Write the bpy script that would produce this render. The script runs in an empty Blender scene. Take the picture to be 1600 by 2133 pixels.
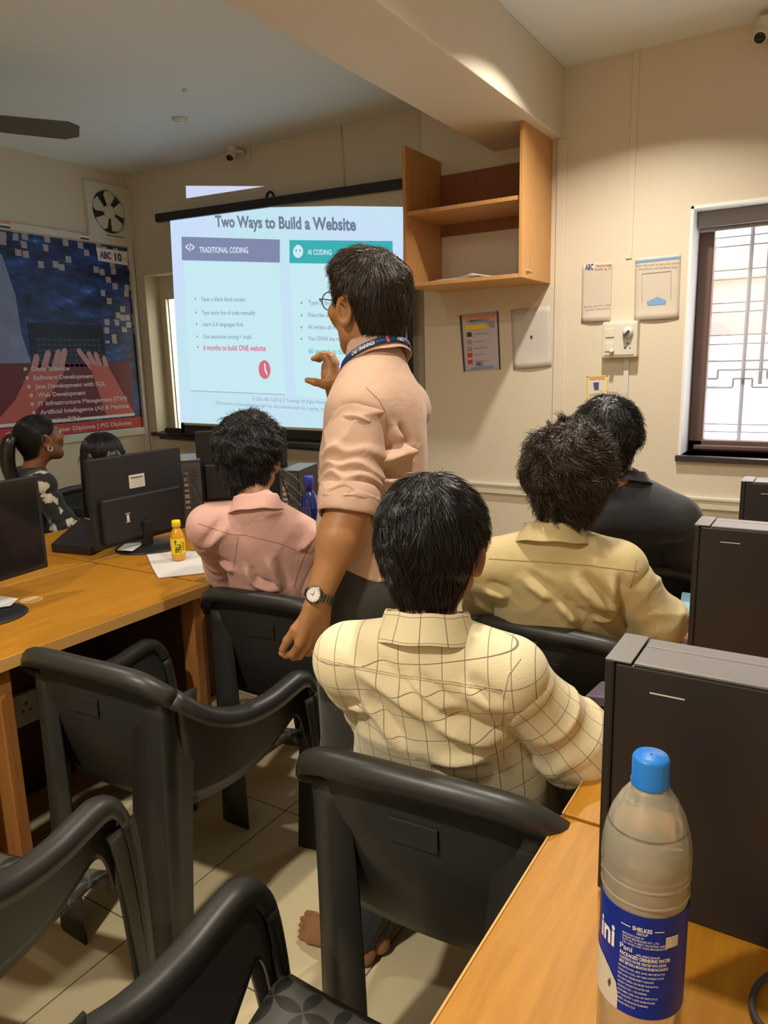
import bpy, math, random
import numpy as np
from mathutils import Matrix, Vector

# ---------------------------------------------------------------- camera, world, lamps, exposure
scene = bpy.context.scene
COL = scene.collection
F_PX = 1530.836
RM = np.array([[0.84986637, 0.08311693, -0.52040246],
               [0.52639851, -0.18098341, 0.83075244],
               [-0.02513462, -0.97996764, -0.19756434]])      # world axes in camera axes (x right, y down, z ahead)
EYE = np.array([0, 0, 1.45])

def ray(px, py): return RM @ np.array([px - 800.0, py - 1066.5, F_PX])
def hit(px, py, ax, val):
    d = ray(px, py); i = 'XYZ'.index(ax); t = (val - EYE[i]) / d[i]
    return EYE + t * d
def dep(px, py, D): return EYE + ray(px, py) / F_PX * D

cam_d = bpy.data.cameras.new('camera'); cam = bpy.data.objects.new('camera', cam_d); COL.objects.link(cam)
cam_d.sensor_fit = 'VERTICAL'; cam_d.sensor_height = 36.0; cam_d.lens = 36.0 * F_PX / 2133.0
cam_d.clip_start = 0.02; cam_d.clip_end = 100
xr, yd, zf = RM[:, 0], RM[:, 1], RM[:, 2]
cam.matrix_world = Matrix(((xr[0], -yd[0], -zf[0], 0), (xr[1], -yd[1], -zf[1], 0), (xr[2], -yd[2], -zf[2], 1.45), (0, 0, 0, 1)))
scene.camera = cam

w = bpy.data.worlds.new('world'); scene.world = w; w.use_nodes = True
w.node_tree.nodes['Background'].inputs[0].default_value = (0.86, 0.93, 1.0, 1)
w.node_tree.nodes['Background'].inputs[1].default_value = 4.8
scene.view_settings.view_transform = 'Standard'; scene.view_settings.look = 'None'
scene.view_settings.gamma = 1; scene.view_settings.exposure = 0.13
scene.view_settings.use_curve_mapping = False

CEIL, YW, YL, XL, XR, YB = 2.87, 3.9, 4.0, -4.69, 1.5, -1.4
WARM = (1.0, 0.92, 0.78)
LAMPS = [('ceiling_light', (-0.87, 3.06, CEIL - 0.035), 0.07, 24, 'small square ceiling lamp in the window bay close to the beam', 2.3),
         ('ceiling_light', (-0.50, 1.42, CEIL - 0.035), 0.09, 20, 'small square ceiling lamp above the seated row', 2.8),
         ('ceiling_light', (-2.35, 0.95, CEIL - 0.035), 0.09, 11, 'small square ceiling lamp over the left desks', 2.8),
         ('ceiling_light', (-1.00, -0.55, CEIL - 0.035), 0.12, 44, 'square ceiling lamp behind the last row', 2.8)]  # last lamp is unseen, added to brighten the backs of the people
for (nm, loc, sz, pw, lb, spr) in LAMPS:
    ld = bpy.data.lights.new('lamp_glow', 'AREA'); ld.shape = 'SQUARE'; ld.size = sz; ld.energy = pw; ld.color = WARM; ld.spread = spr
    lo = bpy.data.objects.new('lamp_glow', ld); lo.location = (loc[0], loc[1], loc[2] - 0.012); COL.objects.link(lo)

# ---------------------------------------------------------------- helpers
def tag(o, label=None, cat=None, group=None, kind=None):
    if label: o['label'] = label
    if cat: o['category'] = cat
    if group: o['group'] = group
    if kind: o['kind'] = kind
    return o
def thing(name, label, cat, loc=(0, 0, 0), rz=0.0, group=None):
    o = bpy.data.objects.new(name, None); o.empty_display_size = 0.05; COL.objects.link(o)
    o.location = loc; o.rotation_euler = (0, 0, rz)
    return tag(o, label, cat, group)
def wmat(o):
    m = Matrix.LocRotScale(o.location, o.rotation_euler, o.scale)
    return wmat(o.parent) @ m if o.parent else m
def to_local(V, parent):
    if parent is None: return V
    M = np.array(wmat(parent).inverted())
    return V @ M[:3, :3].T + M[:3, 3]
def mk(name, V, Fc, mat, parent=None, smooth=True, local=False, mats=None, midx=None):
    """mesh object from vertices and faces; V in world coordinates unless local"""
    V = np.asarray(V, dtype=float)
    if not local: V = to_local(V, parent)
    me = bpy.data.meshes.new(name)
    if isinstance(Fc, np.ndarray):
        n, k = Fc.shape
        me.vertices.add(len(V)); me.vertices.foreach_set('co', V.astype(np.float32).ravel())
        me.loops.add(n * k); me.loops.foreach_set('vertex_index', Fc.astype(np.int32).ravel())
        me.polygons.add(n); me.polygons.foreach_set('loop_start', np.arange(0, n * k, k, dtype=np.int32))
        me.update(calc_edges=True)
    else:
        me.from_pydata([tuple(v) for v in V], [], Fc)
        me.update()
    for m in (mats or [mat]): me.materials.append(m)
    if midx is not None: me.polygons.foreach_set('material_index', np.asarray(midx, dtype=np.int32))
    me.polygons.foreach_set('use_smooth', [smooth] * len(me.polygons))
    me.update()
    o = bpy.data.objects.new(name, me); COL.objects.link(o)
    if parent is not None: o.parent = parent
    return o
def mods(o, bevel=None, solid=None, sub=None, seg=2):
    if solid: m = o.modifiers.new('solid', 'SOLIDIFY'); m.thickness = solid; m.offset = 0
    if bevel: m = o.modifiers.new('bevel', 'BEVEL'); m.width = bevel; m.segments = seg; m.limit_method = 'ANGLE'; m.angle_limit = 0.6
    if sub: m = o.modifiers.new('sub', 'SUBSURF'); m.levels = sub; m.render_levels = sub
    return o
class MB:
    def __init__(s): s.V = []; s.F = []
    def add(s, V, Fc):
        b = len(s.V); s.V += [tuple(v) for v in V]; s.F += [tuple(int(i) + b for i in f) for f in Fc]; return s
    def box(s, a, b):
        x0, y0, z0 = a; x1, y1, z1 = b
        return s.add([(x0, y0, z0), (x1, y0, z0), (x1, y1, z0), (x0, y1, z0), (x0, y0, z1), (x1, y0, z1), (x1, y1, z1), (x0, y1, z1)],
                     [(0, 3, 2, 1), (4, 5, 6, 7), (0, 1, 5, 4), (1, 2, 6, 5), (2, 3, 7, 6), (3, 0, 4, 7)])
    def obox(s, c, ax, ay, az):                      # oriented box, half-axis vectors
        c, ax, ay, az = map(np.array, (c, ax, ay, az))
        return s.add([c + i * ax + j * ay + k * az for k in (-1, 1) for (i, j) in ((-1, -1), (1, -1), (1, 1), (-1, 1))],
                     [(0, 3, 2, 1), (4, 5, 6, 7), (0, 1, 5, 4), (1, 2, 6, 5), (2, 3, 7, 6), (3, 0, 4, 7)])
    def tube(s, pts, r, n=8, cap=True):
        pts = [np.array(p, float) for p in pts]; m = len(pts); rr = r if hasattr(r, '__len__') else [r] * m
        rings = []; up = None
        for i, p in enumerate(pts):
            t = pts[min(i + 1, m - 1)] - pts[max(i - 1, 0)]; t = t / (np.linalg.norm(t) + 1e-12)
            if up is None:
                up = np.cross(t, (0, 0, 1.0)); 
                if np.linalg.norm(up) < .1: up = np.cross(t, (1.0, 0, 0))
            up = up - (up @ t) * t; up /= np.linalg.norm(up) + 1e-12; sd = np.cross(t, up)
            rings.append([p + rr[i] * (math.cos(a) * up + math.sin(a) * sd) for a in np.linspace(0, 2 * math.pi, n, endpoint=False)])
        V = [v for rg in rings for v in rg]
        Fc = [(i * n + j, i * n + (j + 1) % n, (i + 1) * n + (j + 1) % n, (i + 1) * n + j) for i in range(m - 1) for j in range(n)]
        if cap: Fc += [tuple(range(n))[::-1], tuple((m - 1) * n + j for j in range(n))]
        return s.add(V, Fc)
    def lathe(s, prof, c=(0, 0, 0), n=32, axis=None, cap=True):
        V = [(c[0] + r * math.cos(a), c[1] + r * math.sin(a), c[2] + z) for (r, z) in prof for a in np.linspace(0, 2 * math.pi, n, endpoint=False)]
        m = len(prof)
        Fc = [(i * n + j, i * n + (j + 1) % n, (i + 1) * n + (j + 1) % n, (i + 1) * n + j) for i in range(m - 1) for j in range(n)]
        if cap: Fc += [tuple(range(n))[::-1], tuple((m - 1) * n + j for j in range(n))]
        return s.add(V, Fc)
    def prism(s, pts, a, b):                         # 2 lists: polygon points at a-offset and b-offset (3-vectors)
        n = len(pts); a = np.array(a); b = np.array(b)
        V = [np.array(p) + a for p in pts] + [np.array(p) + b for p in pts]
        return s.add(V, [tuple(range(n))[::-1], tuple(range(n, 2 * n))] + [(i, (i + 1) % n, n + (i + 1) % n, n + i) for i in range(n)])
    def build(s, name, mat, parent=None, smooth=False, local=False, bevel=None, seg=2):
        o = mk(name, np.array(s.V), s.F, mat, parent, smooth, local)
        if bevel: mods(o, bevel=bevel, seg=seg)
        return o
def catmull(pts, n):
    pts = [np.array(p, float) for p in pts]; P = [2 * pts[0] - pts[1]] + pts + [2 * pts[-1] - pts[-2]]; out = []
    segs = len(pts) - 1
    for q in np.linspace(0, segs, n):
        i = min(int(q), segs - 1); t = q - i; a, b, c, d = P[i:i + 4]
        out.append(.5 * ((2 * b) + (c - a) * t + (2 * a - 5 * b + 4 * c - d) * t * t + (3 * b - a - 3 * c + d) * t ** 3))
    return out

# ---------------------------------------------------------------- materials
def nodes(name):
    m = bpy.data.materials.new(name); m.use_nodes = True; nt = m.node_tree
    return m, nt, nt.nodes, nt.links, nt.nodes['Principled BSDF']
def mat(name, col, rough=.6, metal=0, bump=0, bscale=60, var=0, vscale=8, spec=.5, sss=0, alpha=None, trans=0, ior=1.45, coat=0, sheen=0, stretch=None, emit=None, estr=0):
    m, nt, N, L, B = nodes(name)
    B.inputs['Base Color'].default_value = (*col, 1); B.inputs['Roughness'].default_value = rough
    B.inputs['Metallic'].default_value = metal; B.inputs['Specular IOR Level'].default_value = spec
    B.inputs['Transmission Weight'].default_value = trans; B.inputs['IOR'].default_value = ior
    B.inputs['Coat Weight'].default_value = coat; B.inputs['Sheen Weight'].default_value = sheen
    if sss: B.inputs['Subsurface Weight'].default_value = sss; B.inputs['Subsurface Radius'].default_value = (.02, .008, .004); B.inputs['Subsurface Scale'].default_value = .5
    if emit: B.inputs['Emission Color'].default_value = (*emit, 1); B.inputs['Emission Strength'].default_value = estr
    if bump or var:
        tc = N.new('ShaderNodeTexCoord'); mp = N.new('ShaderNodeMapping'); L.new(tc.outputs['Object'], mp.inputs[0])
        if stretch: mp.inputs['Scale'].default_value = stretch
        if var:
            nz = N.new('ShaderNodeTexNoise'); nz.inputs['Scale'].default_value = vscale; nz.inputs['Detail'].default_value = 5; L.new(mp.outputs[0], nz.inputs[0])
            cr = N.new('ShaderNodeMix'); cr.data_type = 'RGBA'
            cr.inputs[6].default_value = (*[max(0, c * (1 - var)) for c in col], 1); cr.inputs[7].default_value = (*[min(1, c * (1 + var)) for c in col], 1)
            L.new(nz.outputs[0], cr.inputs[0]); L.new(cr.outputs[2], B.inputs['Base Color'])
        if bump:
            n2 = N.new('ShaderNodeTexNoise'); n2.inputs['Scale'].default_value = bscale; n2.inputs['Detail'].default_value = 4; L.new(mp.outputs[0], n2.inputs[0])
            bp = N.new('ShaderNodeBump'); bp.inputs['Strength'].default_value = bump; bp.inputs['Distance'].default_value = .004
            L.new(n2.outputs[0], bp.inputs['Height']); L.new(bp.outputs[0], B.inputs['Normal'])
    return m
def emis(name, col, s):
    m = bpy.data.materials.new(name); m.use_nodes = True; nt = m.node_tree; nt.nodes.clear()
    e = nt.nodes.new('ShaderNodeEmission'); o = nt.nodes.new('ShaderNodeOutputMaterial')
    e.inputs[0].default_value = (*col, 1); e.inputs[1].default_value = s; nt.links.new(e.outputs[0], o.inputs[0]); return m
def wood(name, c1, c2, scale=(1, 12, 12), rough=.35):
    m, nt, N, L, B = nodes(name)
    tc = N.new('ShaderNodeTexCoord'); mp = N.new('ShaderNodeMapping'); mp.inputs['Scale'].default_value = scale; L.new(tc.outputs['Object'], mp.inputs[0])
    nz = N.new('ShaderNodeTexNoise'); nz.inputs['Scale'].default_value = 5; nz.inputs['Detail'].default_value = 8; nz.inputs['Roughness'].default_value = .65; nz.inputs['Distortion'].default_value = .4
    L.new(mp.outputs[0], nz.inputs[0])
    cr = N.new('ShaderNodeValToRGB'); cr.color_ramp.elements[0].position = .3; cr.color_ramp.elements[1].position = .72
    cr.color_ramp.elements[0].color = (*c1, 1); cr.color_ramp.elements[1].color = (*c2, 1)
    L.new(nz.outputs[0], cr.inputs[0]); L.new(cr.outputs[0], B.inputs['Base Color']); B.inputs['Roughness'].default_value = rough; B.inputs['Specular IOR Level'].default_value = .3
    bp = N.new('ShaderNodeBump'); bp.inputs['Strength'].default_value = .08; bp.inputs['Distance'].default_value = .002; L.new(nz.outputs[0], bp.inputs['Height']); L.new(bp.outputs[0], B.inputs['Normal'])
    return m

M = {}
M['wall'] = mat('wall_paint', (.69, .61, .485), .6, bump=.15, bscale=120, var=.04, vscale=2)
M['ceil'] = mat('ceiling_paint', (.74, .78, .80), .8, bump=.1, bscale=90, var=.03, vscale=2)
M['white'] = mat('white_paint', (.86, .86, .84), .45)
M['cream'] = mat('cream_plastic', (.70, .64, .52), .4)
M['casing'] = mat('white_casing', (.66, .63, .55), .4)
M['outer'] = mat('concrete_outside', (.6, .58, .55), .9, bump=.2)
M['deskwood'] = wood('desk_veneer', (.375, .150, .010), (.49, .222, .017), (14, 1.2, 14), .42)
M['deskedge'] = mat('desk_edge_band', (.62, .34, .10), .4)
M['deskleg'] = wood('desk_leg_wood', (.40, .16, .04), (.56, .24, .07), (14, 14, 1.2), .45)
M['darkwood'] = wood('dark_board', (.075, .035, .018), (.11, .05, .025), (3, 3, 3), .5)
M['cabwood'] = wood('cabinet_veneer', (.50, .25, .085), (.62, .33, .12), (14, 14, 1.2), .4)
M['cabback'] = wood('cabinet_back', (.22, .085, .04), (.28, .11, .05), (14, 14, 1.2), .5)
M['black'] = mat('black_plastic', (.014, .014, .016), .45, bump=.05, bscale=400)
M['blackgloss'] = mat('black_gloss', (.012, .012, .013), .12)
M['blackfab'] = mat('black_vinyl', (.015, .016, .02), .5)
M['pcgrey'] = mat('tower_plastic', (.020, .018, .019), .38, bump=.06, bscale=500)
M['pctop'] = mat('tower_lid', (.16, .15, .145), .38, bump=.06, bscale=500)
M['metal'] = mat('steel', (.55, .54, .52), .3, metal=1)
M['darkmetal'] = mat('gunmetal_links', (.16, .15, .14), .32, metal=1)
M['paper'] = mat('paper', (.72, .69, .68), .7, var=.03)
M['paper2'] = mat('paper_dull', (.60, .53, .44), .7, var=.04)
M['paper3'] = mat('paper_wall', (.58, .53, .49), .7, var=.04)
M['ink'] = mat('ink_black', (.05, .045, .05), .6)
M['inkgrey'] = mat('ink_grey', (.35, .32, .30), .6)
M['inkblue'] = mat('ink_blue', (.20, .36, .62), .6)
M['navyprint'] = mat('navy_print', (.06, .08, .28), .5)
M['redprint'] = mat('red_print', (.55, .06, .05), .5)
M['yellowprint'] = mat('yellow_print', (.80, .58, .05), .5)
M['orangeprint'] = mat('orange_print', (.80, .28, .12), .5)
M['tex_white'] = mat('white_print', (.82, .80, .80), .5)
M['brownframe'] = mat('brown_window_frame', (.13, .075, .065), .4)
M['granite'] = mat('dark_granite', (.05, .04, .04), .18, var=.3, vscale=200)
M['grille'] = mat('grille_paint', (.42, .42, .46), .5)
M['blind'] = mat('blind_cassette', (.26, .24, .23), .6)

def chair_mat():
    m, nt, N, L, B = nodes('chair_plastic')
    B.inputs['Base Color'].default_value = (.030, .029, .026, 1); B.inputs['Roughness'].default_value = .40
    tc = N.new('ShaderNodeTexCoord'); nz = N.new('ShaderNodeTexNoise'); nz.inputs['Scale'].default_value = 700; L.new(tc.outputs['Object'], nz.inputs[0])
    bp = N.new('ShaderNodeBump'); bp.inputs['Strength'].default_value = .12; bp.inputs['Distance'].default_value = .001
    L.new(nz.outputs[0], bp.inputs['Height']); L.new(bp.outputs[0], B.inputs['Normal']); return m
M['chair'] = chair_mat()
def seat_mat():
    m, nt, N, L, B = nodes('chair_seat_petal_pattern')
    tc = N.new('ShaderNodeTexCoord'); sp = N.new('ShaderNodeSeparateXYZ'); L.new(tc.outputs['Object'], sp.inputs[0])
    def mth(op, a, b=None, v=None):
        n = N.new('ShaderNodeMath'); n.operation = op
        for i, q in enumerate((a, b)):
            if q is None: continue
            if isinstance(q, (int, float)): n.inputs[i].default_value = q
            else: L.new(q, n.inputs[i])
        return n.outputs[0]
    def fr(s): return mth('ABSOLUTE', mth('SUBTRACT', mth('FRACT', mth('ADD', mth('MULTIPLY', s, 1 / .058), 50.0)), .5))
    u, v = fr(sp.outputs[0]), fr(sp.outputs[1])
    def lens(a, b):
        q = mth('ADD', mth('POWER', mth('SUBTRACT', 1.0, a), 2.0), mth('POWER', b, 2.0)); return mth('LESS_THAN', q, .47)
    pet = mth('MAXIMUM', lens(u, v), lens(v, u))
    mx = N.new('ShaderNodeMix'); mx.data_type = 'RGBA'; mx.inputs[6].default_value = (.095, .088, .078, 1); mx.inputs[7].default_value = (.036, .033, .030, 1)
    L.new(pet, mx.inputs[0]); L.new(mx.outputs[2], B.inputs['Base Color']); B.inputs['Roughness'].default_value = .42
    bp = N.new('ShaderNodeBump'); bp.inputs['Strength'].default_value = .4; bp.inputs['Distance'].default_value = .002; bp.invert = True
    L.new(pet, bp.inputs['Height']); L.new(bp.outputs[0], B.inputs['Normal']); return m
M['seat'] = seat_mat()
def tile_mat():
    m, nt, N, L, B = nodes('floor_tiles')
    tc = N.new('ShaderNodeTexCoord'); mp = N.new('ShaderNodeMapping'); mp.inputs['Location'].default_value = (.27, .12, 0); L.new(tc.outputs['Object'], mp.inputs[0])
    br = N.new('ShaderNodeTexBrick'); br.offset = 0; br.inputs['Scale'].default_value = 1; br.inputs['Brick Width'].default_value = .6; br.inputs['Row Height'].default_value = .6
    br.inputs['Mortar Size'].default_value = .002; br.inputs['Color1'].default_value = (.72, .61, .38, 1); br.inputs['Color2'].default_value = (.69, .58, .36, 1); br.inputs['Mortar'].default_value = (.16, .12, .08, 1)
    L.new(mp.outputs[0], br.inputs[0]); L.new(br.outputs[0], B.inputs['Base Color']); B.inputs['Roughness'].default_value = .22
    return m
M['floor'] = tile_mat()

# text -> flat mesh, mapped onto a plane given by origin, width vector and cap-height vector
def text_geo(s, bold=0.0):
    c = bpy.data.curves.new('t', 'FONT'); c.body = s; c.size = 1; c.offset = bold; c.resolution_u = 3
    o = bpy.data.objects.new('t', c); me = o.to_mesh()
    V = np.zeros(len(me.vertices) * 3); me.vertices.foreach_get('co', V); V = V.reshape(-1, 3)
    Fc = [tuple(p.vertices) for p in me.polygons]; o.to_mesh_clear(); bpy.data.objects.remove(o); bpy.data.curves.remove(c)
    return V, Fc
def text_on(name, s, m, parent, O, ex, ey, bold=.012, shear=0):
    V, Fc = text_geo(s, bold)
    if len(V) == 0: return None
    x0 = V[:, 0].min(); wd = V[:, 0].max() - x0; cap = 0.72
    X = (V[:, 0] - x0) / wd; Y = V[:, 1] / cap
    W = np.array(O) + np.outer(X, ex) + np.outer(Y, ey)
    return mk(name, W, Fc, m, parent, False)
def text_px(name, s, m, parent, ax, val, l, r, h, bold=.012):
    """text on the plane ax=val whose baseline runs between the places seen at l and r, h = cap height in metres"""
    a, b = hit(*l, ax, val), hit(*r, ax, val)
    return text_on(name, s, m, parent, a, b - a, np.array((0, 0, h)), bold)
def quad_px(name, m, parent, ax, val, pts, thick=.0015, sgn=-1):
    P = [hit(*p, ax, val) for p in pts]; n = np.zeros(3); n['XYZ'.index(ax)] = sgn * thick
    return MB().prism(P, (0, 0, 0), n).build(name, m, parent)
# ---------------------------------------------------------------- the room
def struct(name, mb, m, parent=None, **k):
    o = mb.build(name, m, parent, **k); o['kind'] = 'structure'; return o
struct('floor', MB().box((XL, YB, -.1), (XR, YL, 0)), M['floor'])
struct('ceiling', MB().box((XL - .2, YB - .2, CEIL), (XR + .2, YL + .3, CEIL + .15)), M['ceil'])
struct('wall_left', MB().box((XL - .2, YB - .2, 0), (XL, YL + .3, CEIL)), M['wall'])
struct('wall_right', MB().box((XR, YB - .2, 0), (XR + .2, YL + .3, CEIL)), M['wall'])
struct('wall_back', MB().box((XL, YB - .2, 0), (XR, YB, CEIL)), M['wall'])
WX0, WX1, WZ0, WZ1 = -.69, .42, .965, 2.14
NX0, NX1, NZ0, NZ1 = -4.60, -2.55, .97, 2.15
PIL = -2.13
mb = MB()
mb.box((PIL, YW, 0), (WX0, YW + .28, CEIL)); mb.box((WX1, YW, 0), (XR, YW + .28, CEIL))
mb.box((WX0, YW, 0), (WX1, YW + .28, WZ0)); mb.box((WX0, YW, WZ1), (WX1, YW + .28, CEIL))
mb.box((XL, YL, 0), (NX0, YL + .18, CEIL)); mb.box((NX1, YL, 0), (PIL, YL + .18, CEIL))
mb.box((NX0, YL, 0), (NX1, YL + .18, NZ0)); mb.box((NX0, YL, NZ1), (NX1, YL + .18, CEIL))
mb.box((NX0, YL + .14, NZ0), (-4.52, YL + .18, NZ1)); mb.box((-4.38, YL + .14, NZ0), (NX1, YL + .18, NZ1))
mb.box((-4.52, YL + .14, 1.98), (-4.38, YL + .18, NZ1))
wf = struct('wall_front', mb, M['wall'])
struct('trim_1', MB().box((-1.70, YB, 2.54), (-1.32, YL, CEIL)), M['wall'], bevel=.006)                       # beam
struct('trim_2', MB().box((PIL + .01, YW - .022, .70), (XR, YW, .755)).box((PIL + .01, YW - .030, .745), (XR, YW, .762)), M['cream'], bevel=.004)
struct('trim_3', MB().box((-1.345, YW - .012, .76), (-1.295, YW, 2.54)), M['wall'], bevel=.004)
struct('trim_4', MB().box((-.985, YW - .006, 1.93), (-.955, YW, CEIL)), M['wall'], bevel=.002)
struct('trim_5', MB().box((XL, 1.5, .955), (XL + .022, YL - .03, 1.012)).box((XL, YL - .065, 0), (XL + .03, YL - .03, 2.4)).box((XL, YL - .02, 0), (XL + .03, YL, CEIL)), M['casing'], bevel=.003)
struct('trim_6', MB().box((NX0 - .02, YL - .05, .94), (NX1, YL + .14, .97)), M['granite'], bevel=.004)          # stone sill behind the screen

# frosted strip of daylight beside the screen
fr = mat('frosted_pane', (.9, .9, .82), .6)
nt = fr.node_tree; tr = nt.nodes.new('ShaderNodeBsdfTranslucent'); tr.inputs[0].default_value = (.95, .93, .80, 1)
nt.links.new(tr.outputs[0], nt.nodes['Material Output'].inputs[0])
w2 = struct('window_2', MB().box((-4.53, YL + .118, NZ0), (-4.52, YL + .16, 1.98)).box((-4.38, YL + .118, NZ0), (-4.37, YL + .16, 1.98)), M['casing'])
mk('pane', *(lambda m: (np.array(m.V), m.F))(MB().box((-4.52, YL + .15, NZ0), (-4.38, YL + .153, 1.98))), fr, w2, False)

# window with frame, glass, grille and rolled blind
gl = bpy.data.materials.new('window_glass'); gl.use_nodes = True; nt = gl.node_tree; nt.nodes.clear()
o_ = nt.nodes.new('ShaderNodeOutputMaterial'); mx = nt.nodes.new('ShaderNodeMixShader'); t_ = nt.nodes.new('ShaderNodeBsdfTransparent'); g_ = nt.nodes.new('ShaderNodeBsdfGlossy')
g_.inputs['Roughness'].default_value = .03; mx.inputs[0].default_value = .06
nt.links.new(t_.outputs[0], mx.inputs[1]); nt.links.new(g_.outputs[0], mx.inputs[2]); nt.links.new(mx.outputs[0], o_.inputs[0])
win = bpy.data.objects.new('window_1', None); COL.objects.link(win); win['kind'] = 'structure'
mb = MB(); t = .012
mb.box((WX0, YW - .004, WZ0), (WX0 + t, YW + .2, WZ1)).box((WX1 - t, YW - .004, WZ0), (WX1, YW + .2, WZ1)).box((WX0, YW - .004, WZ1 - t), (WX1, YW + .2, WZ1))
mb.build('reveal_lining', M['white'], win)
ya, yb = YW + .185, YW + .25
mb = MB().box((WX0 + t, ya, WZ0), (WX0 + .082, yb, WZ1 - t)).box((WX1 - .082, ya, WZ0), (WX1 - t, yb, WZ1 - t)).box((WX0 + t, ya, WZ1 - .07), (WX1 - t, yb, WZ1 - t)).box((WX0 + t, ya, WZ0), (WX1 - t, yb, WZ0 + .06))
mb.box((WX0 + .04, ya - .02, WZ0 + .01), (WX1 - .04, ya, WZ0 + .035))
mb.build('window_frame', M['brownframe'], win, bevel=.006)
MB().box((WX0 + .082, ya + .03, WZ0 + .06), (WX1 - .082, ya + .034, WZ1 - .07)).build('pane', gl, win)
MB().box((WX0 - .01, YW - .03, WZ0 - .03), (WX1 + .02, YW + .2, WZ0)).build('window_sill', M['granite'], win, bevel=.004)
g0 = YW + .33; mb = MB(); r = .007
def bar(x0, z0, x1, z1, rr=r): mb.tube([(x0, g0, z0), (x1, g0, z1)], rr, 6)
for x in (-.455, -.375, .02, .10): bar(x, 1.30, x, WZ1 + .05, .011)
for z in (2.03, 1.985, 1.87, 1.825, 1.71, 1.665, 1.55, 1.505): bar(WX0 - .05, z, WX1 + .05, z, .004)
for z in (1.095, 1.055): bar(WX0 - .05, z, WX1 + .05, z, .004)
for (xo) in (0, .475):
    st = [(-.75 + xo, 1.42), (-.27 + xo, 1.42), (-.27 + xo, 1.375), (-.2 + xo, 1.375)]
    for a, b in zip(st, st[1:]): bar(*a, *b, .006)
    st = [(-.62 + xo, 1.33), (-.575 + xo, 1.33), (-.575 + xo, 1.375), (-.345 + xo, 1.375), (-.345 + xo, 1.33), (-.2 + xo, 1.33)]
    for a, b in zip(st, st[1:]): bar(*a, *b, .006)
    st = [(-.62 + xo, 1.285), (-.50 + xo, 1.285), (-.50 + xo, 1.33), (-.41 + xo, 1.33), (-.41 + xo, 1.285), (-.2 + xo, 1.285)]
    for a, b in zip(st, st[1:]): bar(*a, *b, .006)
    bar(-.455 + xo, WZ0 - .02, -.455 + xo, 1.33, .011); bar(-.26 + xo, WZ0 - .02, -.26 + xo, 1.285, .011)
mb.build('security_grille', M['grille'], win)
bl = MB().box((WX0 + .014, YW + .10, WZ1 - .085), (WX1 - .014, YW + .17, WZ1 - .013)).tube([(WX0 + .02, YW + .135, WZ1 - .092), (WX1 - .02, YW + .135, WZ1 - .092)], .012, 10)
tag(bl.build('rolled_blind', M['blind'], None, bevel=.004), 'grey rolled-up blind at the top of the barred window', 'blind')

# the building across the lane
bd = thing('building', 'pink and cream building wall seen through the barred window', 'building', (0, 7.2, 0))
MB().box((-4, 7.2, 1.62), (4, 7.5, 2.1)).build('wall', mat('pink_paint', (.85, .30, .27), .8, var=.1, vscale=1), bd)
MB().box((-4, 7.1, 2.1), (4, 7.6, 2.38)).build('parapet', mat('cream_paint_outside', (.95, .62, .30), .8), bd)
MB().box((-4, 7.0, -1), (4, 7.5, 1.62)).build('plinth', mat('pale_paint_outside', (.95, .80, .76), .8), bd)

# ceiling lamps (the bodies of the lights set up above)
for (nm, loc, sz, pw, lb, spr) in LAMPS:
    r_ = thing(nm, lb, 'ceiling light', (loc[0], loc[1], CEIL))
    h_ = sz / 2 + .015
    MB().box((loc[0] - h_, loc[1] - h_, CEIL - .03), (loc[0] + h_, loc[1] + h_, CEIL)).build('housing', M['white'], r_, bevel=.004)
    MB().box((loc[0] - sz / 2, loc[1] - sz / 2, CEIL - .036), (loc[0] + sz / 2, loc[1] + sz / 2, CEIL - .030)).build('diffuser', emis('lamp_diffuser', WARM, 4), r_)

# ceiling hooks and fan
def hook(x, y, r, label):
    tag(MB().lathe([(r, 0), (r, -.008), (r * .4, -.014), (.002, -.016)], (x, y, CEIL), 20).build('junction_cover', M['casing'], None, True), label, 'cap')
p = hit(375, 247, 'Z', CEIL); hook(p[0], p[1], .045, 'round white junction cap on the ceiling above the projector screen')
p = hit(385, 187, 'Z', CEIL); hook(p[0], p[1], .014, 'tiny hook cap on the ceiling beyond the beam')
hub = hit(-150, 240, 'Z', 2.60)
fan = thing('ceiling_fan', 'dark brown ceiling fan with one blade reaching into view', 'fan', (hub[0], hub[1], 2.60))
mfan = mat('fan_brown', (.10, .10, .095), .45)
mb = MB().lathe([(.002, .05), (.08, .045), (.12, .02), (.12, -.02), (.07, -.045), (.002, -.05)], tuple(hub), 32); mb.build('motor', mfan, fan, True)
MB().tube([(hub[0], hub[1], 2.64), (hub[0], hub[1], CEIL)], .012, 10).build('rod', mfan, fan, True)
tip = hit(165, 272, 'Z', 2.60)
a0 = math.atan2(tip[1] - hub[1], tip[0] - hub[0]); Lb = np.linalg.norm((tip - hub)[:2])
for k in range(3):
    a = a0 + k * 2 * math.pi / 3; d = np.array((math.cos(a), math.sin(a), 0)); s = np.array((-math.sin(a), math.cos(a), 0))
    pts = []
    for (u, wv) in ((.22, -.05), (.5, -.06), (.92, -.065), (1, -.04), (1, .03), (.9, .06), (.5, .055), (.22, .04)):
        pts.append(hub + d * (u * Lb) + s * wv + np.array((0, 0, -.01 - .35 * wv)))
    MB().prism(pts, (0, 0, 0), (0, 0, .005)).build('blade', mfan, fan)
    MB().obox(hub + d * .17, d * .07, s * .018, (0, 0, .003)).build('blade_arm', mfan, fan)

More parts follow.
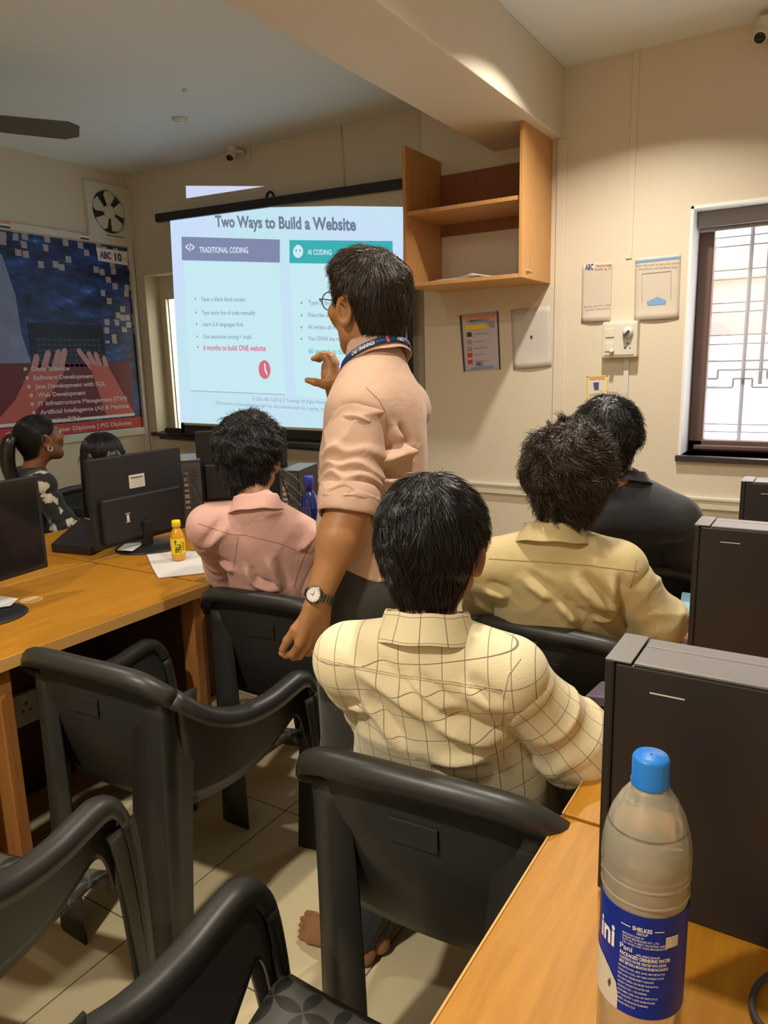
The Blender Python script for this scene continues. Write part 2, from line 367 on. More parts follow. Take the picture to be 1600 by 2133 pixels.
# ---------------------------------------------------------------- CCTV cameras
def cctv(c, look, label, right=False):
    r_ = thing('security_camera', label, 'camera', tuple(c)); c = np.array(c)
    look = np.array(look, float); look /= np.linalg.norm(look)
    MB().box((c[0] + .01, YL - .012 if not right else YW - .012, c[2] - .05), (c[0] + .08, YL if not right else YW, c[2] + .045)).build('mount_plate', M['casing'], r_, bevel=.003)
    e = c + np.array((.045, 0, 0)); yv = (YL if not right else YW)
    MB().tube([(e[0], yv, c[2]), (e[0], yv - .05, c[2] + .01), tuple(c + np.array((0, 0, .005)))], .012, 8).build('bracket', M['casing'], r_, True)
    MB().tube([c + np.array((0, 0, .045)), c + np.array((0, 0, .038)), c + np.array((0, 0, -.005))], [.034, .036, .034], 18).build('swivel', M['casing'], r_, True)
    MB().tube([c - look * .035, c - look * .03, c + look * .05, c + look * .055], [.024, .030, .030, .027], 20).build('camera_body', M['casing'], r_, True)
    MB().tube([c + look * .053, c + look * .060], [.024, .022], 20).build('lens', M['blackgloss'], r_, True)
p = hit(484, 318, 'Y', YL - .09); cctv(p, (.12, -.55, -.6), 'white security camera on the front wall above the projector screen')
p = hit(1592, 62, 'Y', YW - .09); cctv(p, (-.15, -.55, -.6), 'white security camera high on the wall above the barred window', True)

# ---------------------------------------------------------------- projector screen with the slide
YS = 3.86
sc_ = thing('projector_screen', 'pull-down projector screen showing a website slide, black case and borders', 'projector screen', (-3.2, YS, .97))
H = lambda x, y, yy=YS: hit(x, y, 'Y', yy)
def edge_bar(name, l, r, hz, th, m):
    a, b = H(*l), H(*r); d = (b - a) / 2; return MB().obox((a + b) / 2, d, (0, th / 2, 0), (0, 0, hz / 2)).build(name, m, sc_, bevel=.006)
mcase = mat('screen_case', (.018, .018, .022), .35)
aL, aR = H(327, 455), H(872, 379)
MB().obox((aL + aR) / 2, (aR - aL) / 2, (0, .022, 0), (0, 0, .029)).build('case', mcase, sc_, bevel=.008)
BL, BR_ = np.array((-4.18, YS, .985)), np.array((-2.19, YS, .965))
TL, TR = np.array((-4.13, YS, 2.47)), np.array((-2.19, YS, 2.42))
mb = MB().prism([TL, TR, BR_, BL], (0, 0, 0), (0, .003, 0)); mb.build('fabric', mat('screen_fabric', (.62, .58, .48), .8), sc_)
bw = .035
mb = MB().prism([TL, TL + (bw, 0, 0), BL + (bw, 0, 0), BL], (0, -.0008, 0), (0, .0035, 0)); mb.prism([TR - (bw, 0, 0), TR, BR_, BR_ - (bw, 0, 0)], (0, -.0008, 0), (0, .0035, 0))
mb.prism([BL, BR_, BR_ + (0, 0, .06), BL + (0, 0, .06)], (0, -.0008, 0), (0, .0035, 0)); mb.build('border', mcase, sc_)
MB().tube([H(336, 909), H(880, 950)], .021, 12).build('weight_bar', mcase, sc_, True)
MB().tube([H(341, 897) + (0, .03, 0), H(880, 930) + (0, .03, 0)], .022, 12).build('tension_tube', mcase, sc_, True)
c = H(563, 412); MB().tube([c + (.03 * math.cos(a), 0, .035 * math.sin(a)) for a in np.linspace(-.6, 3.9, 14)], .009, 8).box(c - (.03, .012, .045), c + (.03, .012, -.02)).build('handle', mcase, sc_, True)
# the projected picture
YP = YS - .0015
SP = lambda x, y: hit(x, y, 'Y', YP)
def slide_quad(name, m, pts, off=0):
    P = [hit(*p, 'Y', YP - off) for p in pts]; return mk(name, P, [tuple(range(len(P)))], m, sc_, False)
sb = bpy.data.materials.new('slide_light'); sb.use_nodes = True; nt = sb.node_tree; nt.nodes.clear(); N, L = nt.nodes, nt.links
o_ = N.new('ShaderNodeOutputMaterial'); e_ = N.new('ShaderNodeEmission'); tc = N.new('ShaderNodeTexCoord'); nz = N.new('ShaderNodeTexNoise'); nz.inputs['Scale'].default_value = 1.1; nz.inputs['Detail'].default_value = 1
cr = N.new('ShaderNodeValToRGB'); cr.color_ramp.elements[0].position = .35; cr.color_ramp.elements[1].position = .65
cr.color_ramp.elements[0].color = (.50, .72, .80, 1); cr.color_ramp.elements[1].color = (.56, .66, .88, 1)
L.new(tc.outputs['Object'], nz.inputs[0]); L.new(nz.outputs[0], cr.inputs[0]); L.new(cr.outputs[0], e_.inputs[0]); e_.inputs[1].default_value = 1.0; L.new(e_.outputs[0], o_.inputs[0])
slide_quad('slide', sb, [(354, 457), (420, 448), (560, 432), (700, 429), (840, 431), (839, 905), (665, 892), (376, 880)])
ecard = emis('slide_card_light', (.54, .77, .83), .98)
slide_quad('slide_card', ecard, [(383, 546), (582, 548), (594, 822), (397, 814)], .0006)
slide_quad('slide_card', ecard, [(604, 549), (817, 551), (822, 840), (616, 826)], .0006)
eline = emis('slide_rule_light', (.36, .50, .58), .9)
egrey = emis('slide_text_light', (.16, .20, .27), 1.0); epurp = emis('slide_header_light', (.20, .23, .38), 1.0); eteal = emis('slide_teal_light', (.045, .40, .42), 1.0)
etxt = emis('slide_white_light', (.62, .74, .84), 1.0); ered = emis('slide_red_light', (.62, .14, .20), 1.0); ebod = emis('slide_body_text_light', (.25, .36, .42), 1.0); egre = emis('slide_green_light', (.10, .58, .48), 1.0)
slide_quad('slide_header', epurp, [(378, 493), (583, 499), (583, 547), (379, 542)], .0012)
slide_quad('slide_header', eteal, [(603, 500), (818, 502), (818, 551), (603, 548)], .0012)
def stext(s, m, l, r, hpx, bold=.012, name='slide_text'):
    a, b = hit(*l, 'Y', YP - .0020), hit(*r, 'Y', YP - .0020); u = hit(l[0], l[1] - hpx, 'Y', YP - .0020)
    return text_on(name, s, m, sc_, a, b - a, np.array((0, 0, u[2] - a[2])), bold)
stext('Two Ways to Build a Website', egrey, (449, 472), (742, 480), 24, .035, 'slide_title')
stext('TRADITIONAL CODING', etxt, (416, 526), (517, 527), 12, .02); stext('AI CODING', etxt, (641, 530), (691, 531), 11, .02)
for y, s, x1 in ((628, 'Open a blank black screen', 511), (656, 'Type every line of code manually', 532), (680, 'Learn 5-6 languages first', 507), (706, 'One semicolon wrong = crash', 524)):
    x0 = 419 + (y - 628) * .055; stext(s, ebod, (x0, y - 1), (x1, y), 9, .015)
    c = hit(407 + (y - 628) * .05, y - 5, 'Y', YP - .002); mk('bullet', [c + (.008 * math.cos(a), 0, .008 * math.sin(a)) for a in np.linspace(0, 6.28, 8, endpoint=False)], [tuple(range(8))], ebod, sc_, False)
stext('6 months to build ONE website', ered, (424, 729), (554, 731), 11, .02)
c = hit(412, 723, 'Y', YP - .002); mk('bullet', [c + (.008 * math.cos(a), 0, .008 * math.sin(a)) for a in np.linspace(0, 6.28, 8, endpoint=False)], [tuple(range(8))], ebod, sc_, False)
for y, s, x1 in ((634, 'Type in English', 705), (660, 'Describe what you want', 738), (685, 'AI writes all the code', 730), (709, 'You OWN the result', 722)):
    stext(s, ebod, (642, y), (x1, y + 2), 9, .015)
    c = hit(628, y - 3, 'Y', YP - .002); mk('bullet', [c + (.008 * math.cos(a), 0, .008 * math.sin(a)) for a in np.linspace(0, 6.28, 8, endpoint=False)], [tuple(range(8))], ebod, sc_, False)
stext('60 seconds to build ONE website', egre, (643, 736), (790, 740), 11, .02)
stext('\u00a9 2026 ABC CAD & IT Trainings. All Rights Reserved.', ebod, (526, 834), (690, 842), 7, .004); stext('This material is protected by copyright law. Any unauthorized use, copying, or distribution is prohibited.', ebod, (449, 842), (760, 861), 7, .004)
def disc(name, m, cx, cy, rx, rz, off, n=28):
    c = hit(cx, cy, 'Y', YP - off); return mk(name, [c + (rx * math.cos(a), 0, rz * math.sin(a)) for a in np.linspace(0, 2 * math.pi, n, endpoint=False)], [tuple(range(n))], m, sc_, False)
disc('slide_clock_icon', ered, 551, 770, .052, .062, .0012)
slide_quad('clock_hand', etxt, [(550, 757), (553, 757), (554, 771), (551, 771)], .0022); slide_quad('clock_hand', etxt, [(551, 771), (554, 769), (558, 780), (556, 782)], .0022)
stext('</>', etxt, (387, 523), (406, 524), 18, .02, 'slide_code_icon')
disc('slide_robot_icon', etxt, 621, 524, .040, .038, .0022); slide_quad('slide_robot_icon', etxt, [(618, 510), (624, 510), (624, 516), (618, 516)], .0022)
for (a, b) in ((617, 522), (625, 522)): disc('robot_eye', eteal, a, b, .006, .008, .0028, 10)
slide_quad('slide_rule', eline, [(397, 813), (594, 821), (594, 823), (397, 815)], .001)
# light of the projector that overshoots the screen onto the wall
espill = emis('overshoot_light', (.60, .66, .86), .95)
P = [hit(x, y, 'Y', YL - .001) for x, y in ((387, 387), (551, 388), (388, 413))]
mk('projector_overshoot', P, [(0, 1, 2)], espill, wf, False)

# wires on the wall above the screen
tag(MB().tube([hit(710, 258, 'Y', YL - .004), hit(714, 330, 'Y', YL - .004), hit(718, 388, 'Y', YL - .004)], .006, 6).build('wall_cable', M['cream'], None, True), 'thin painted cable running down the wall above the screen', 'cable')

# ---------------------------------------------------------------- exhaust fan
FX = XL
ef = thing('exhaust_fan', 'square white exhaust fan high on the left wall above the banner', 'fan', (FX, 3.79, 2.59))
F = lambda x, y, off=0: hit(x, y, 'X', FX + off)
mb = MB(); a0, a1, z0, z1 = 3.60, 3.985, 2.40, 2.775
cy, cz, R_ = 3.792, 2.585, .155
n = 40; ang = np.linspace(0, 2 * math.pi, n, endpoint=False); Vv = []
for a in ang:                                               # square face with a round hole
    c_, s_ = math.cos(a), math.sin(a); k = 1 / max(abs(c_), abs(s_))
    Vv.append((FX + .03, cy + (a1 - a0) / 2 * c_ * k, cz + (z1 - z0) / 2 * s_ * k))
for a in ang: Vv.append((FX + .034, cy + R_ * math.cos(a), cz + R_ * math.sin(a)))
for a in ang: Vv.append((FX + .004, cy + R_ * .93 * math.cos(a), cz + R_ * .93 * math.sin(a)))
Fc = [(i, (i + 1) % n, n + (i + 1) % n, n + i) for i in range(n)] + [(n + i, n + (i + 1) % n, 2 * n + (i + 1) % n, 2 * n + i) for i in range(n)]
base = len(Vv)
for a in ang:
    c_, s_ = math.cos(a), math.sin(a); k = 1 / max(abs(c_), abs(s_)); Vv.append((FX, cy + (a1 - a0) / 2 * c_ * k, cz + (z1 - z0) / 2 * s_ * k))
Fc += [(i, base + i, base + (i + 1) % n, (i + 1) % n) for i in range(n)]
MB().add(Vv, Fc).build('frame', M['casing'], ef)
MB().lathe([(R_ * .92, 0), (.001, .0)], (0, 0, 0), 32, cap=False)
mk('duct_back', [(FX + .003, cy + R_ * .95 * math.cos(a), cz + R_ * .95 * math.sin(a)) for a in ang], [tuple(range(n))], M['ink'], ef, False)
for k in range(5):
    a = k * 2 * math.pi / 5 + .35; pts = []
    for (rr, aa) in ((.035, -.35), (.13, -.55), (.143, -.2), (.14, .15), (.12, .32), (.035, .35)):
        pts.append((FX + .016 + aa * .012, cy + rr * math.cos(a + aa), cz + rr * math.sin(a + aa)))
    MB().prism(pts, (0, 0, 0), (.003, 0, 0)).build('blade', M['casing'], ef)
mb = MB()
for i in range(2): pass
MB().tube([(FX + .004, cy, cz), (FX + .028, cy, cz), (FX + .032, cy, cz)], [.046, .046, .036], 24).build('hub', M['casing'], ef, True)
mb = MB().tube([(FX + .034, cy - .06, z0 + .018), (FX + .034, cy + .10, z0 + .016)], .003, 6)
mb.build('pull_cord', M['ink'], ef)

# ---------------------------------------------------------------- banner on the left wall
def banner_mat():
    m, nt, N, L, B = nodes('banner_print')
    tc = N.new('ShaderNodeTexCoord'); sp = N.new('ShaderNodeSeparateXYZ'); L.new(tc.outputs['Object'], sp.inputs[0])
    mp = N.new('ShaderNodeMapping'); mp.inputs['Scale'].default_value = (1, 2.2, 6.0); L.new(tc.outputs['Object'], mp.inputs[0])
    nz = N.new('ShaderNodeTexNoise'); nz.inputs['Scale'].default_value = 1.6; nz.inputs['Detail'].default_value = 9; nz.inputs['Roughness'].default_value = .7; nz.inputs['Distortion'].default_value = .1; L.new(mp.outputs[0], nz.inputs[0])
    cr = N.new('ShaderNodeValToRGB'); el = cr.color_ramp.elements
    el[0].position = .40; el[0].color = (.006, .008, .03, 1); el[1].position = .78; el[1].color = (.35, .55, .75, 1)
    e = el.new(.52); e.color = (.012, .035, .16, 1); e = el.new(.62); e.color = (.03, .10, .38, 1)
    L.new(nz.outputs[0], cr.inputs[0])
    # mosaic of pale squares at the top and right
    vo = N.new('ShaderNodeTexVoronoi'); vo.distance = 'CHEBYCHEV'; vo.inputs['Scale'].default_value = 19; vo.inputs['Randomness'].default_value = .45; L.new(tc.outputs['Object'], vo.inputs[0])
    v2 = N.new('ShaderNodeSeparateColor'); L.new(vo.outputs['Color'], v2.inputs[0])
    gt = N.new('ShaderNodeMath'); gt.operation = 'GREATER_THAN'; gt.inputs[1].default_value = .62; L.new(v2.outputs[0], gt.inputs[0])
    lt = N.new('ShaderNodeMath'); lt.operation = 'LESS_THAN'; lt.inputs[1].default_value = .42; L.new(vo.outputs['Distance'], lt.inputs[0])
    # region: y > 3.62 with z > 1.75, or z > 2.12
    def cmpn(s, op, v): q = N.new('ShaderNodeMath'); q.operation = op; q.inputs[1].default_value = v; L.new(s, q.inputs[0]); return q.outputs[0]
    def comb(op, a, b): q = N.new('ShaderNodeMath'); q.operation = op; L.new(a, q.inputs[0]); L.new(b, q.inputs[1]); return q.outputs[0]
    reg = comb('MAXIMUM', comb('MULTIPLY', cmpn(sp.outputs[1], 'GREATER_THAN', .36), cmpn(sp.outputs[2], 'GREATER_THAN', .60)), comb('MULTIPLY', cmpn(sp.outputs[2], 'GREATER_THAN', 1.09), cmpn(sp.outputs[1], 'GREATER_THAN', -.42)))
    msk = comb('MULTIPLY', comb('MULTIPLY', gt.outputs[0], lt.outputs[0]), reg)
    mx = N.new('ShaderNodeMix'); mx.data_type = 'RGBA'; L.new(msk, mx.inputs[0]); L.new(cr.outputs[0], mx.inputs[6]); mx.inputs[7].default_value = (.40, .34, .38, 1)
    L.new(mx.outputs[2], B.inputs['Base Color']); B.inputs['Roughness'].default_value = .45
    return m
bn = thing('banner', 'dark blue printed course banner on the left wall with a red strip', 'banner', (XL, 3.3, 1.05))
BX = XL + .006
MB().box((XL + .001, 2.2, 1.015), (BX, 3.965, 2.352)).build('sheet', banner_mat(), bn)
def bq(name, m, pts, off=.001): P = [(BX + off, y, z) for (y, z) in pts]; return MB().prism(P, (0, 0, 0), (.0006, 0, 0)).build(name, m, bn)
bq('logo_plate', M['tex_white'], [(3.655, 2.325), (3.93, 2.325), (3.925, 2.225), (3.665, 2.235)])
T = lambda s, m, y0, y1, z, h, b=.02, off=.003: text_on('lettering', s, m, bn, (BX + off, y0, z), np.array((0, y1 - y0, 0)), np.array((0, 0, h)), b)
T('ABC', M['navyprint'], 3.68, 3.775, 2.255, .048, .04); T('C', M['redprint'], 3.747, 3.778, 2.255, .048, .04, .0045); T('10', M['ink'], 3.81, 3.875, 2.25, .055, .04); T('yr', M['inkgrey'], 3.885, 3.915, 2.262, .02)
mlap = mat('laptop_print', (.008, .008, .02), .45); mkey = mat('keyboard_print', (.035, .045, .09), .45); mhand = mat('hand_print', (.55, .28, .30), .5); mhand2 = mat('hand_print_red', (.55, .13, .12), .5); mredp = mat('red_panel_print', (.16, .025, .04), .5)
mbl = mat('banner_pale_blue_print', (.22, .27, .45), .5, var=.35, vscale=7)
bq('pale_side_print', mbl, [(2.2, 2.30), (2.93, 2.20), (2.99, 1.95), (3.0, 1.7), (3.05, 1.50), (2.2, 1.50)])
bq('laptop_print', mlap, [(3.05, 1.78), (3.64, 1.78), (3.66, 1.40), (3.06, 1.40)])
for i in range(6):
    for j in range(13): bq('key_print', mkey, [(3.10 + j * .04, 1.66 - i * .035), (3.13 + j * .04, 1.66 - i * .035), (3.13 + j * .04, 1.68 - i * .035), (3.10 + j * .04, 1.68 - i * .035)], .002)
def finger(y, z, y2, z2, w_, m=mhand): 
    d = np.array((y2 - y, z2 - z)); d = d / np.linalg.norm(d); s = np.array((-d[1], d[0])) * w_; a = np.array((y, z)); b = np.array((y2, z2))
    bq('hand_print', m, [tuple(a - s), tuple(b - s * .9), tuple(b + d * w_ * .8), tuple(b + s * .9), tuple(a + s)], .0027)
for (a, b, c, d) in ((3.05, 1.45, 3.09, 1.56), (3.12, 1.45, 3.18, 1.585), (3.19, 1.43, 3.26, 1.59), (3.25, 1.44, 3.31, 1.60)): finger(a, b, c, d, .024)
for (a, b, c, d) in ((3.52, 1.47, 3.42, 1.60), (3.56, 1.46, 3.50, 1.58), (3.60, 1.45, 3.56, 1.575), (3.65, 1.43, 3.63, 1.55)): finger(a, b, c, d, .021)
bq('red_panel', mredp, [(2.2, 1.515), (3.86, 1.515), (3.86, 1.115), (2.2, 1.115)], .002)
bq('arm_print', mhand2, [(3.50, 1.50), (3.66, 1.48), (3.86, 1.12), (3.60, 1.12)], .0035)
bq('arm_print', mhand2, [(3.02, 1.46), (3.30, 1.47), (3.16, 1.30), (2.92, 1.10), (2.7, 1.10), (2.9, 1.28)], .0035)
bq('white_strip', M['tex_white'], [(2.2, 1.125), (3.86, 1.125), (3.86, 1.105), (2.2, 1.105)], .0038)
bq('red_bar', M['redprint'], [(2.2, 1.092), (3.965, 1.092), (3.965, 1.018), (2.2, 1.018)], .002)
tl = [('Data Science', 3.04, 3.33), ('Software Development', 3.045, 3.52), ('Java Development with SQL', 3.05, 3.62), ('Web Development', 3.06, 3.44), ('IT Infrastructure Management (ITIM)', 3.06, 3.80), ('Artificial Intellegence (AI) & Machine', 3.065, 3.81), ('Learning (ML)', 3.07, 3.37)]
mpk = mat('pale_pink_print', (.72, .55, .56), .5)
for i, (s, y0, y1) in enumerate(tl):
    z = 1.462 - i * .0585; T(s, mpk, y0, y1, z, .030, .03, .0045)
    if i < 6: c = (y0 - .045, z + .014); bq('bullet', mpk, [(c[0] + .013 * math.cos(a), c[1] + .013 * math.sin(a)) for a in np.linspace(0, 6.28, 12, endpoint=False)], .0045)
T('Certification | Master Diploma | PG Diploma', mpk, 2.80, 3.82, 1.040, .030, .03, .004)
tk = thing('wall_trunking', 'cream cable trunking with small flag stickers above the banner', 'trunking', (XL, 3.3, 2.36))
MB().box((XL, 1.6, 2.362), (XL + .022, 3.985, 2.405)).build('trunking_cover', M['casing'], tk, bevel=.003)
for y0 in (2.93, 3.52):
    s_ = MB().box((XL + .022, y0, 2.365), (XL + .0232, y0 + .07, 2.402)).build('flag_sticker', M['tex_white'], tk)
    MB().box((XL + .0233, y0, 2.390), (XL + .0238, y0 + .07, 2.402)).build('orange_band', M['orangeprint'], s_); MB().box((XL + .0233, y0, 2.365), (XL + .0238, y0 + .07, 2.377)).build('dark_band', M['ink'], s_)

# ---------------------------------------------------------------- wall cabinet
cb = thing('wall_cabinet', 'open wooden wall cabinet with two compartments under the beam', 'cabinet', (-1.7, 3.7, 1.85))
X0, X1, Z0, Z1, YA = -2.03, -1.372, 1.842, 2.538, 3.5; th = .02
MB().box((X0, YA, Z0), (X0 + th, YW, Z1)).build('side_panel', M['cabwood'], cb, bevel=.002)
MB().box((X1 - th, YA, Z0), (X1, YW, Z1)).build('side_panel', M['cabwood'], cb, bevel=.002)
MB().box((X0 + th, YA, Z0), (X1 - th, YW, Z0 + th)).build('bottom_panel', M['cabwood'], cb, bevel=.002)
MB().box((X0 + th, YA + .01, 2.20), (X1 - th, YW - .02, 2.22)).build('shelf', M['cabwood'], cb, bevel=.002)
MB().box((X0 + th, YW - .02, 2.14), (X1 - th, YW, 2.46)).build('back_panel', M['cabback'], cb)
rnd = random.Random(3)
for i in range(6):
    x, y = -1.72 + rnd.uniform(-.05, .05), 3.60 + rnd.uniform(-.02, .05); a = rnd.uniform(-.3, .3); hw, hh = .13, .09
    if i == 4: x = -1.87; y = 3.62; a = .1; hw, hh = .07, .05
    if i == 5: x = -1.50; a = .1
    z = Z0 + th + .0015 + (i if i < 4 else 0) * .0035; n = 8; V = []; Fc = []
    for u in range(n + 1):
        for v in (-1, 1):
            q = -1 + 2 * u / n; px, py = hw * q, hh * v; V.append((x + px * math.cos(a) - py * math.sin(a), y + px * math.sin(a) + py * math.cos(a), z + .008 * max(0, q) ** 2 * (i % 3)))
    Fc = [(2 * k, 2 * k + 2, 2 * k + 3, 2 * k + 1) for k in range(n)]
    o = mk('loose_paper', V, Fc, M['paper'], None); mods(o, solid=.0012)
    lbl = ['bottom sheet of the loose paper pile in the wall cabinet', 'second sheet of the loose paper pile in the wall cabinet', 'third sheet of the loose paper pile in the wall cabinet', 'top sheet of the loose paper pile in the wall cabinet', 'white sheet at the left end of the open wall cabinet', 'white sheet at the right end of the open wall cabinet'][i]
    tag(o, lbl, 'paper', 'papers in the wall cabinet')

# ---------------------------------------------------------------- papers, notices and switch box on the wall
def sheet(name, pts, m, label, cat, ax='Y', val=YW, curl=.012):
    P = [hit(*p, ax, val - .002) for p in pts]; n = 10; V = []
    for v in range(n + 1):
        for u in range(n + 1):
            a, b = u / n, v / n; q = (1 - a) * (1 - b) * P[0] + a * (1 - b) * P[1] + a * b * P[2] + (1 - a) * b * P[3]
            q = q - np.array((0, curl * max(0, b - .7) ** 2 * 8 * (.4 + math.sin(a * 3.1)), 0)); V.append(q)
    Fc = [(v * (n + 1) + u, v * (n + 1) + u + 1, (v + 1) * (n + 1) + u + 1, (v + 1) * (n + 1) + u) for v in range(n) for u in range(n)]
    r_ = thing(name, label, cat, tuple((P[2] + P[3]) / 2)); o = mk('sheet', V, Fc, m, r_); mods(o, solid=.0008); return r_
W = lambda r_, s, m, l, r, h, b=.004: text_px('lettering', s, m, r_, 'Y', YW - .0045, l, r, h, b)
Q = lambda r_, m, pts, nm='printed_mark', off=.0042: quad_px(nm, m, r_, 'Y', YW - off, pts, .0004)
r1 = sheet('wall_notice', [(958, 657), (1036, 648), (1042, 769), (967, 774)], mat('notice_lilac', (.56, .50, .55), .6), 'framed instruction notice with yellow heading under the wall cabinet', 'notice', curl=0)
Q(r1, M['ink'], [(957, 657), (961, 657), (969, 774), (966, 775)], 'border'); Q(r1, M['ink'], [(1035, 648), (1038, 648), (1043, 769), (1040, 770)], 'border')
Q(r1, M['orangeprint'], [(969, 663), (1030, 655), (1030, 662), (969, 671)]); Q(r1, M['inkblue'], [(978, 668), (1018, 664), (1018, 668), (978, 673)])
Q(r1, M['yellowprint'], [(969, 679), (1007, 674), (1020, 682), (970, 690)]); Q(r1, M['inkgrey'], [(1012, 671), (1028, 668), (1031, 684), (1022, 682)])
for k, y in enumerate((697, 713, 727, 740, 754)):
    Q(r1, [M['ink'], M['inkgrey'], M['inkgrey'], M['redprint'], M['redprint']][k], [(972 + k * .5, y - 4), (982 + k * .5, y - 5), (983 + k * .5, y + 4), (973 + k * .5, y + 5)])
    Q(r1, M['inkgrey'], [(988, y - 2), (1018 - 6 * (k % 2), y - 4), (1018 - 6 * (k % 2), y - 3), (988, y)], 'text_line')
W(r1, 'ABC', M['navyprint'], (991, 762), (1006, 761), .020, .03); Q(r1, M['inkblue'], [(980, 766), (1029, 761), (1029, 766), (980, 771)])
r2 = sheet('wall_paper', [(1064, 645), (1146, 637), (1150, 762), (1070, 769)], M['paper3'], 'plain white printed sheet taped beside the instruction notice', 'paper')
Q(r2, M['ink'], [(1104, 702), (1107, 698), (1110, 702), (1107, 707)])
r3 = sheet('wall_paper', [(1213, 550), (1277, 545), (1272, 668), (1211, 672)], M['paper2'], 'cream sheet with a small heading directly above the switch box', 'paper')
W(r3, 'ABC', M['navyprint'], (1219, 562), (1236, 561), .028, .03); W(r3, 'TRAININGS', M['redprint'], (1239, 556), (1274, 554), .010, .02); W(r3, 'CAD & IT', M['inkgrey'], (1239, 563), (1274, 561), .010, .02)
W(r3, 'Scan to fill the', M['inkgrey'], (1217, 641), (1272, 636), .009); W(r3, 'student feedback', M['inkgrey'], (1219, 648), (1270, 643), .009); W(r3, 'form here', M['inkgrey'], (1228, 655), (1262, 652), .009)
r4 = sheet('wall_paper', [(1323, 538), (1419, 528), (1414, 663), (1321, 668)], M['paper2'], 'cream sheet with two pale blue bars beside the window', 'paper')
Q(r4, M['inkblue'], [(1323, 543), (1418, 533), (1418, 538), (1323, 548)]); Q(r4, M['inkblue'], [(1322, 657), (1414, 649), (1414, 653), (1322, 661)])
W(r4, 'Scan this code to open the online', M['inkgrey'], (1326, 555), (1416, 549), .009); W(r4, 'attendance and feedback page', M['inkgrey'], (1330, 562), (1412, 557), .009)
for pts in ([(1337, 570), (1398, 564), (1398, 565), (1337, 571)], [(1337, 570), (1338, 570), (1338, 630), (1337, 630)], [(1397, 564), (1398, 564), (1398, 624), (1397, 624)]): Q(r4, M['inkgrey'], pts, 'frame_line')
Q(r4, M['inkblue'], [(1347, 629), (1370, 618), (1388, 626), (1386, 634), (1350, 637)])
r5 = sheet('wall_notice', [(1222, 784), (1266, 782), (1265, 842), (1222, 843)], mat('notice_cream', (.74, .66, .50), .6), 'small yellow-edged notice below the switch box', 'notice', curl=0)
for pts in ([(1222, 784), (1266, 782), (1266, 784), (1222, 786)], [(1222, 784), (1224, 784), (1224, 843), (1222, 843)], [(1264, 782), (1266, 782), (1266, 842), (1264, 842)]): Q(r5, M['yellowprint'], pts, 'border')
Q(r5, M['navyprint'], [(1236, 797), (1248, 796), (1247, 812), (1238, 812)]); W(r5, 'NOTICE', M['redprint'], (1228, 791), (1260, 790), .009, .02); W(r5, 'KEEP IT', M['inkgrey'], (1228, 825), (1260, 823), .011); W(r5, 'CLEAN', M['inkgrey'], (1228, 833), (1260, 831), .011)
# switch box
sx0, sx1, sz0, sz1 = -1.075, -.902, 1.452, 1.628; yb_ = YW - .055
sw = thing('switch_box', 'cream switch and socket box on the wall with a plug top in it', 'switch box', (-.99, YW, 1.45))
MB().box((sx0, yb_, sz0), (sx1, YW, sz1)).build('box', M['cream'], sw, bevel=.006)
MB().box((sx0 + .012, yb_ - .004, sz0 + .012), (sx1 - .012, yb_, sz1 - .012)).build('face_plate', M['casing'], sw, bevel=.003)
for (x, z) in ((-1.035, 1.575), (-1.035, 1.505)):
    MB().box((x - .022, yb_ - .009, z - .022), (x + .022, yb_ - .004, z + .022)).build('switch', M['cream'], sw, bevel=.002)
c = np.array((-.945, yb_ - .004, 1.573)); MB().tube([c, c - (0, .012, 0), c - (0, .03, .004)], [.026, .026, .018], 20).build('plug_top', M['casing'], sw, True)
MB().obox(c - (0, .032, .006), (.012, 0, .014), (0, .003, 0), (-.004, 0, .004)).build('plug_lead', M['ink'], sw)
c = np.array((-.945, yb_ - .0042, 1.505)); mb = MB()
for (dx, dz, rr) in ((0, .014, .0045), (-.012, -.008, .0035), (.012, -.008, .0035)): mb.tube([c + (dx, 0, dz), c + (dx, -.0012, dz)], rr, 10)
mb.build('socket_holes', M['ink'], sw)
MB().tube([(-1.02, yb_ - .006, 1.488), (-1.02, yb_ - .030, 1.480)], .010, 12).build('indicator', M['casing'], sw, True)
tag(MB().box((-.972, YW - .014, .762), (-.947, YW, sz0)).build('wall_conduit', M['casing'], None, bevel=.002), 'narrow white conduit running down the wall from the switch box', 'conduit')
# ---------------------------------------------------------------- desks
def desk(label, top, zt=.75, th=.028, panels=(), seam=None, group='wooden computer desks'):
    x0, y0, x1, y1 = top
    d = thing('computer_desk', label, 'desk', ((x0 + x1) / 2, (y0 + y1) / 2, 0), group=group)
    MB().box((x0 + .003, y0 + .002, zt - th), (x1 - .003, y1 - .002, zt)).build('tabletop', M['deskwood'], d, bevel=.002)
    for xe in (x0, x1 - .003): MB().box((xe, y0 + .002, zt - th - .004), (xe + .003, y1 - .002, zt)).build('edge_band', M['deskedge'], d)
    for (a, b, nm, mm) in panels: MB().box(a, b).build(nm, M[mm], d, bevel=.002)
    return d
zb = .72
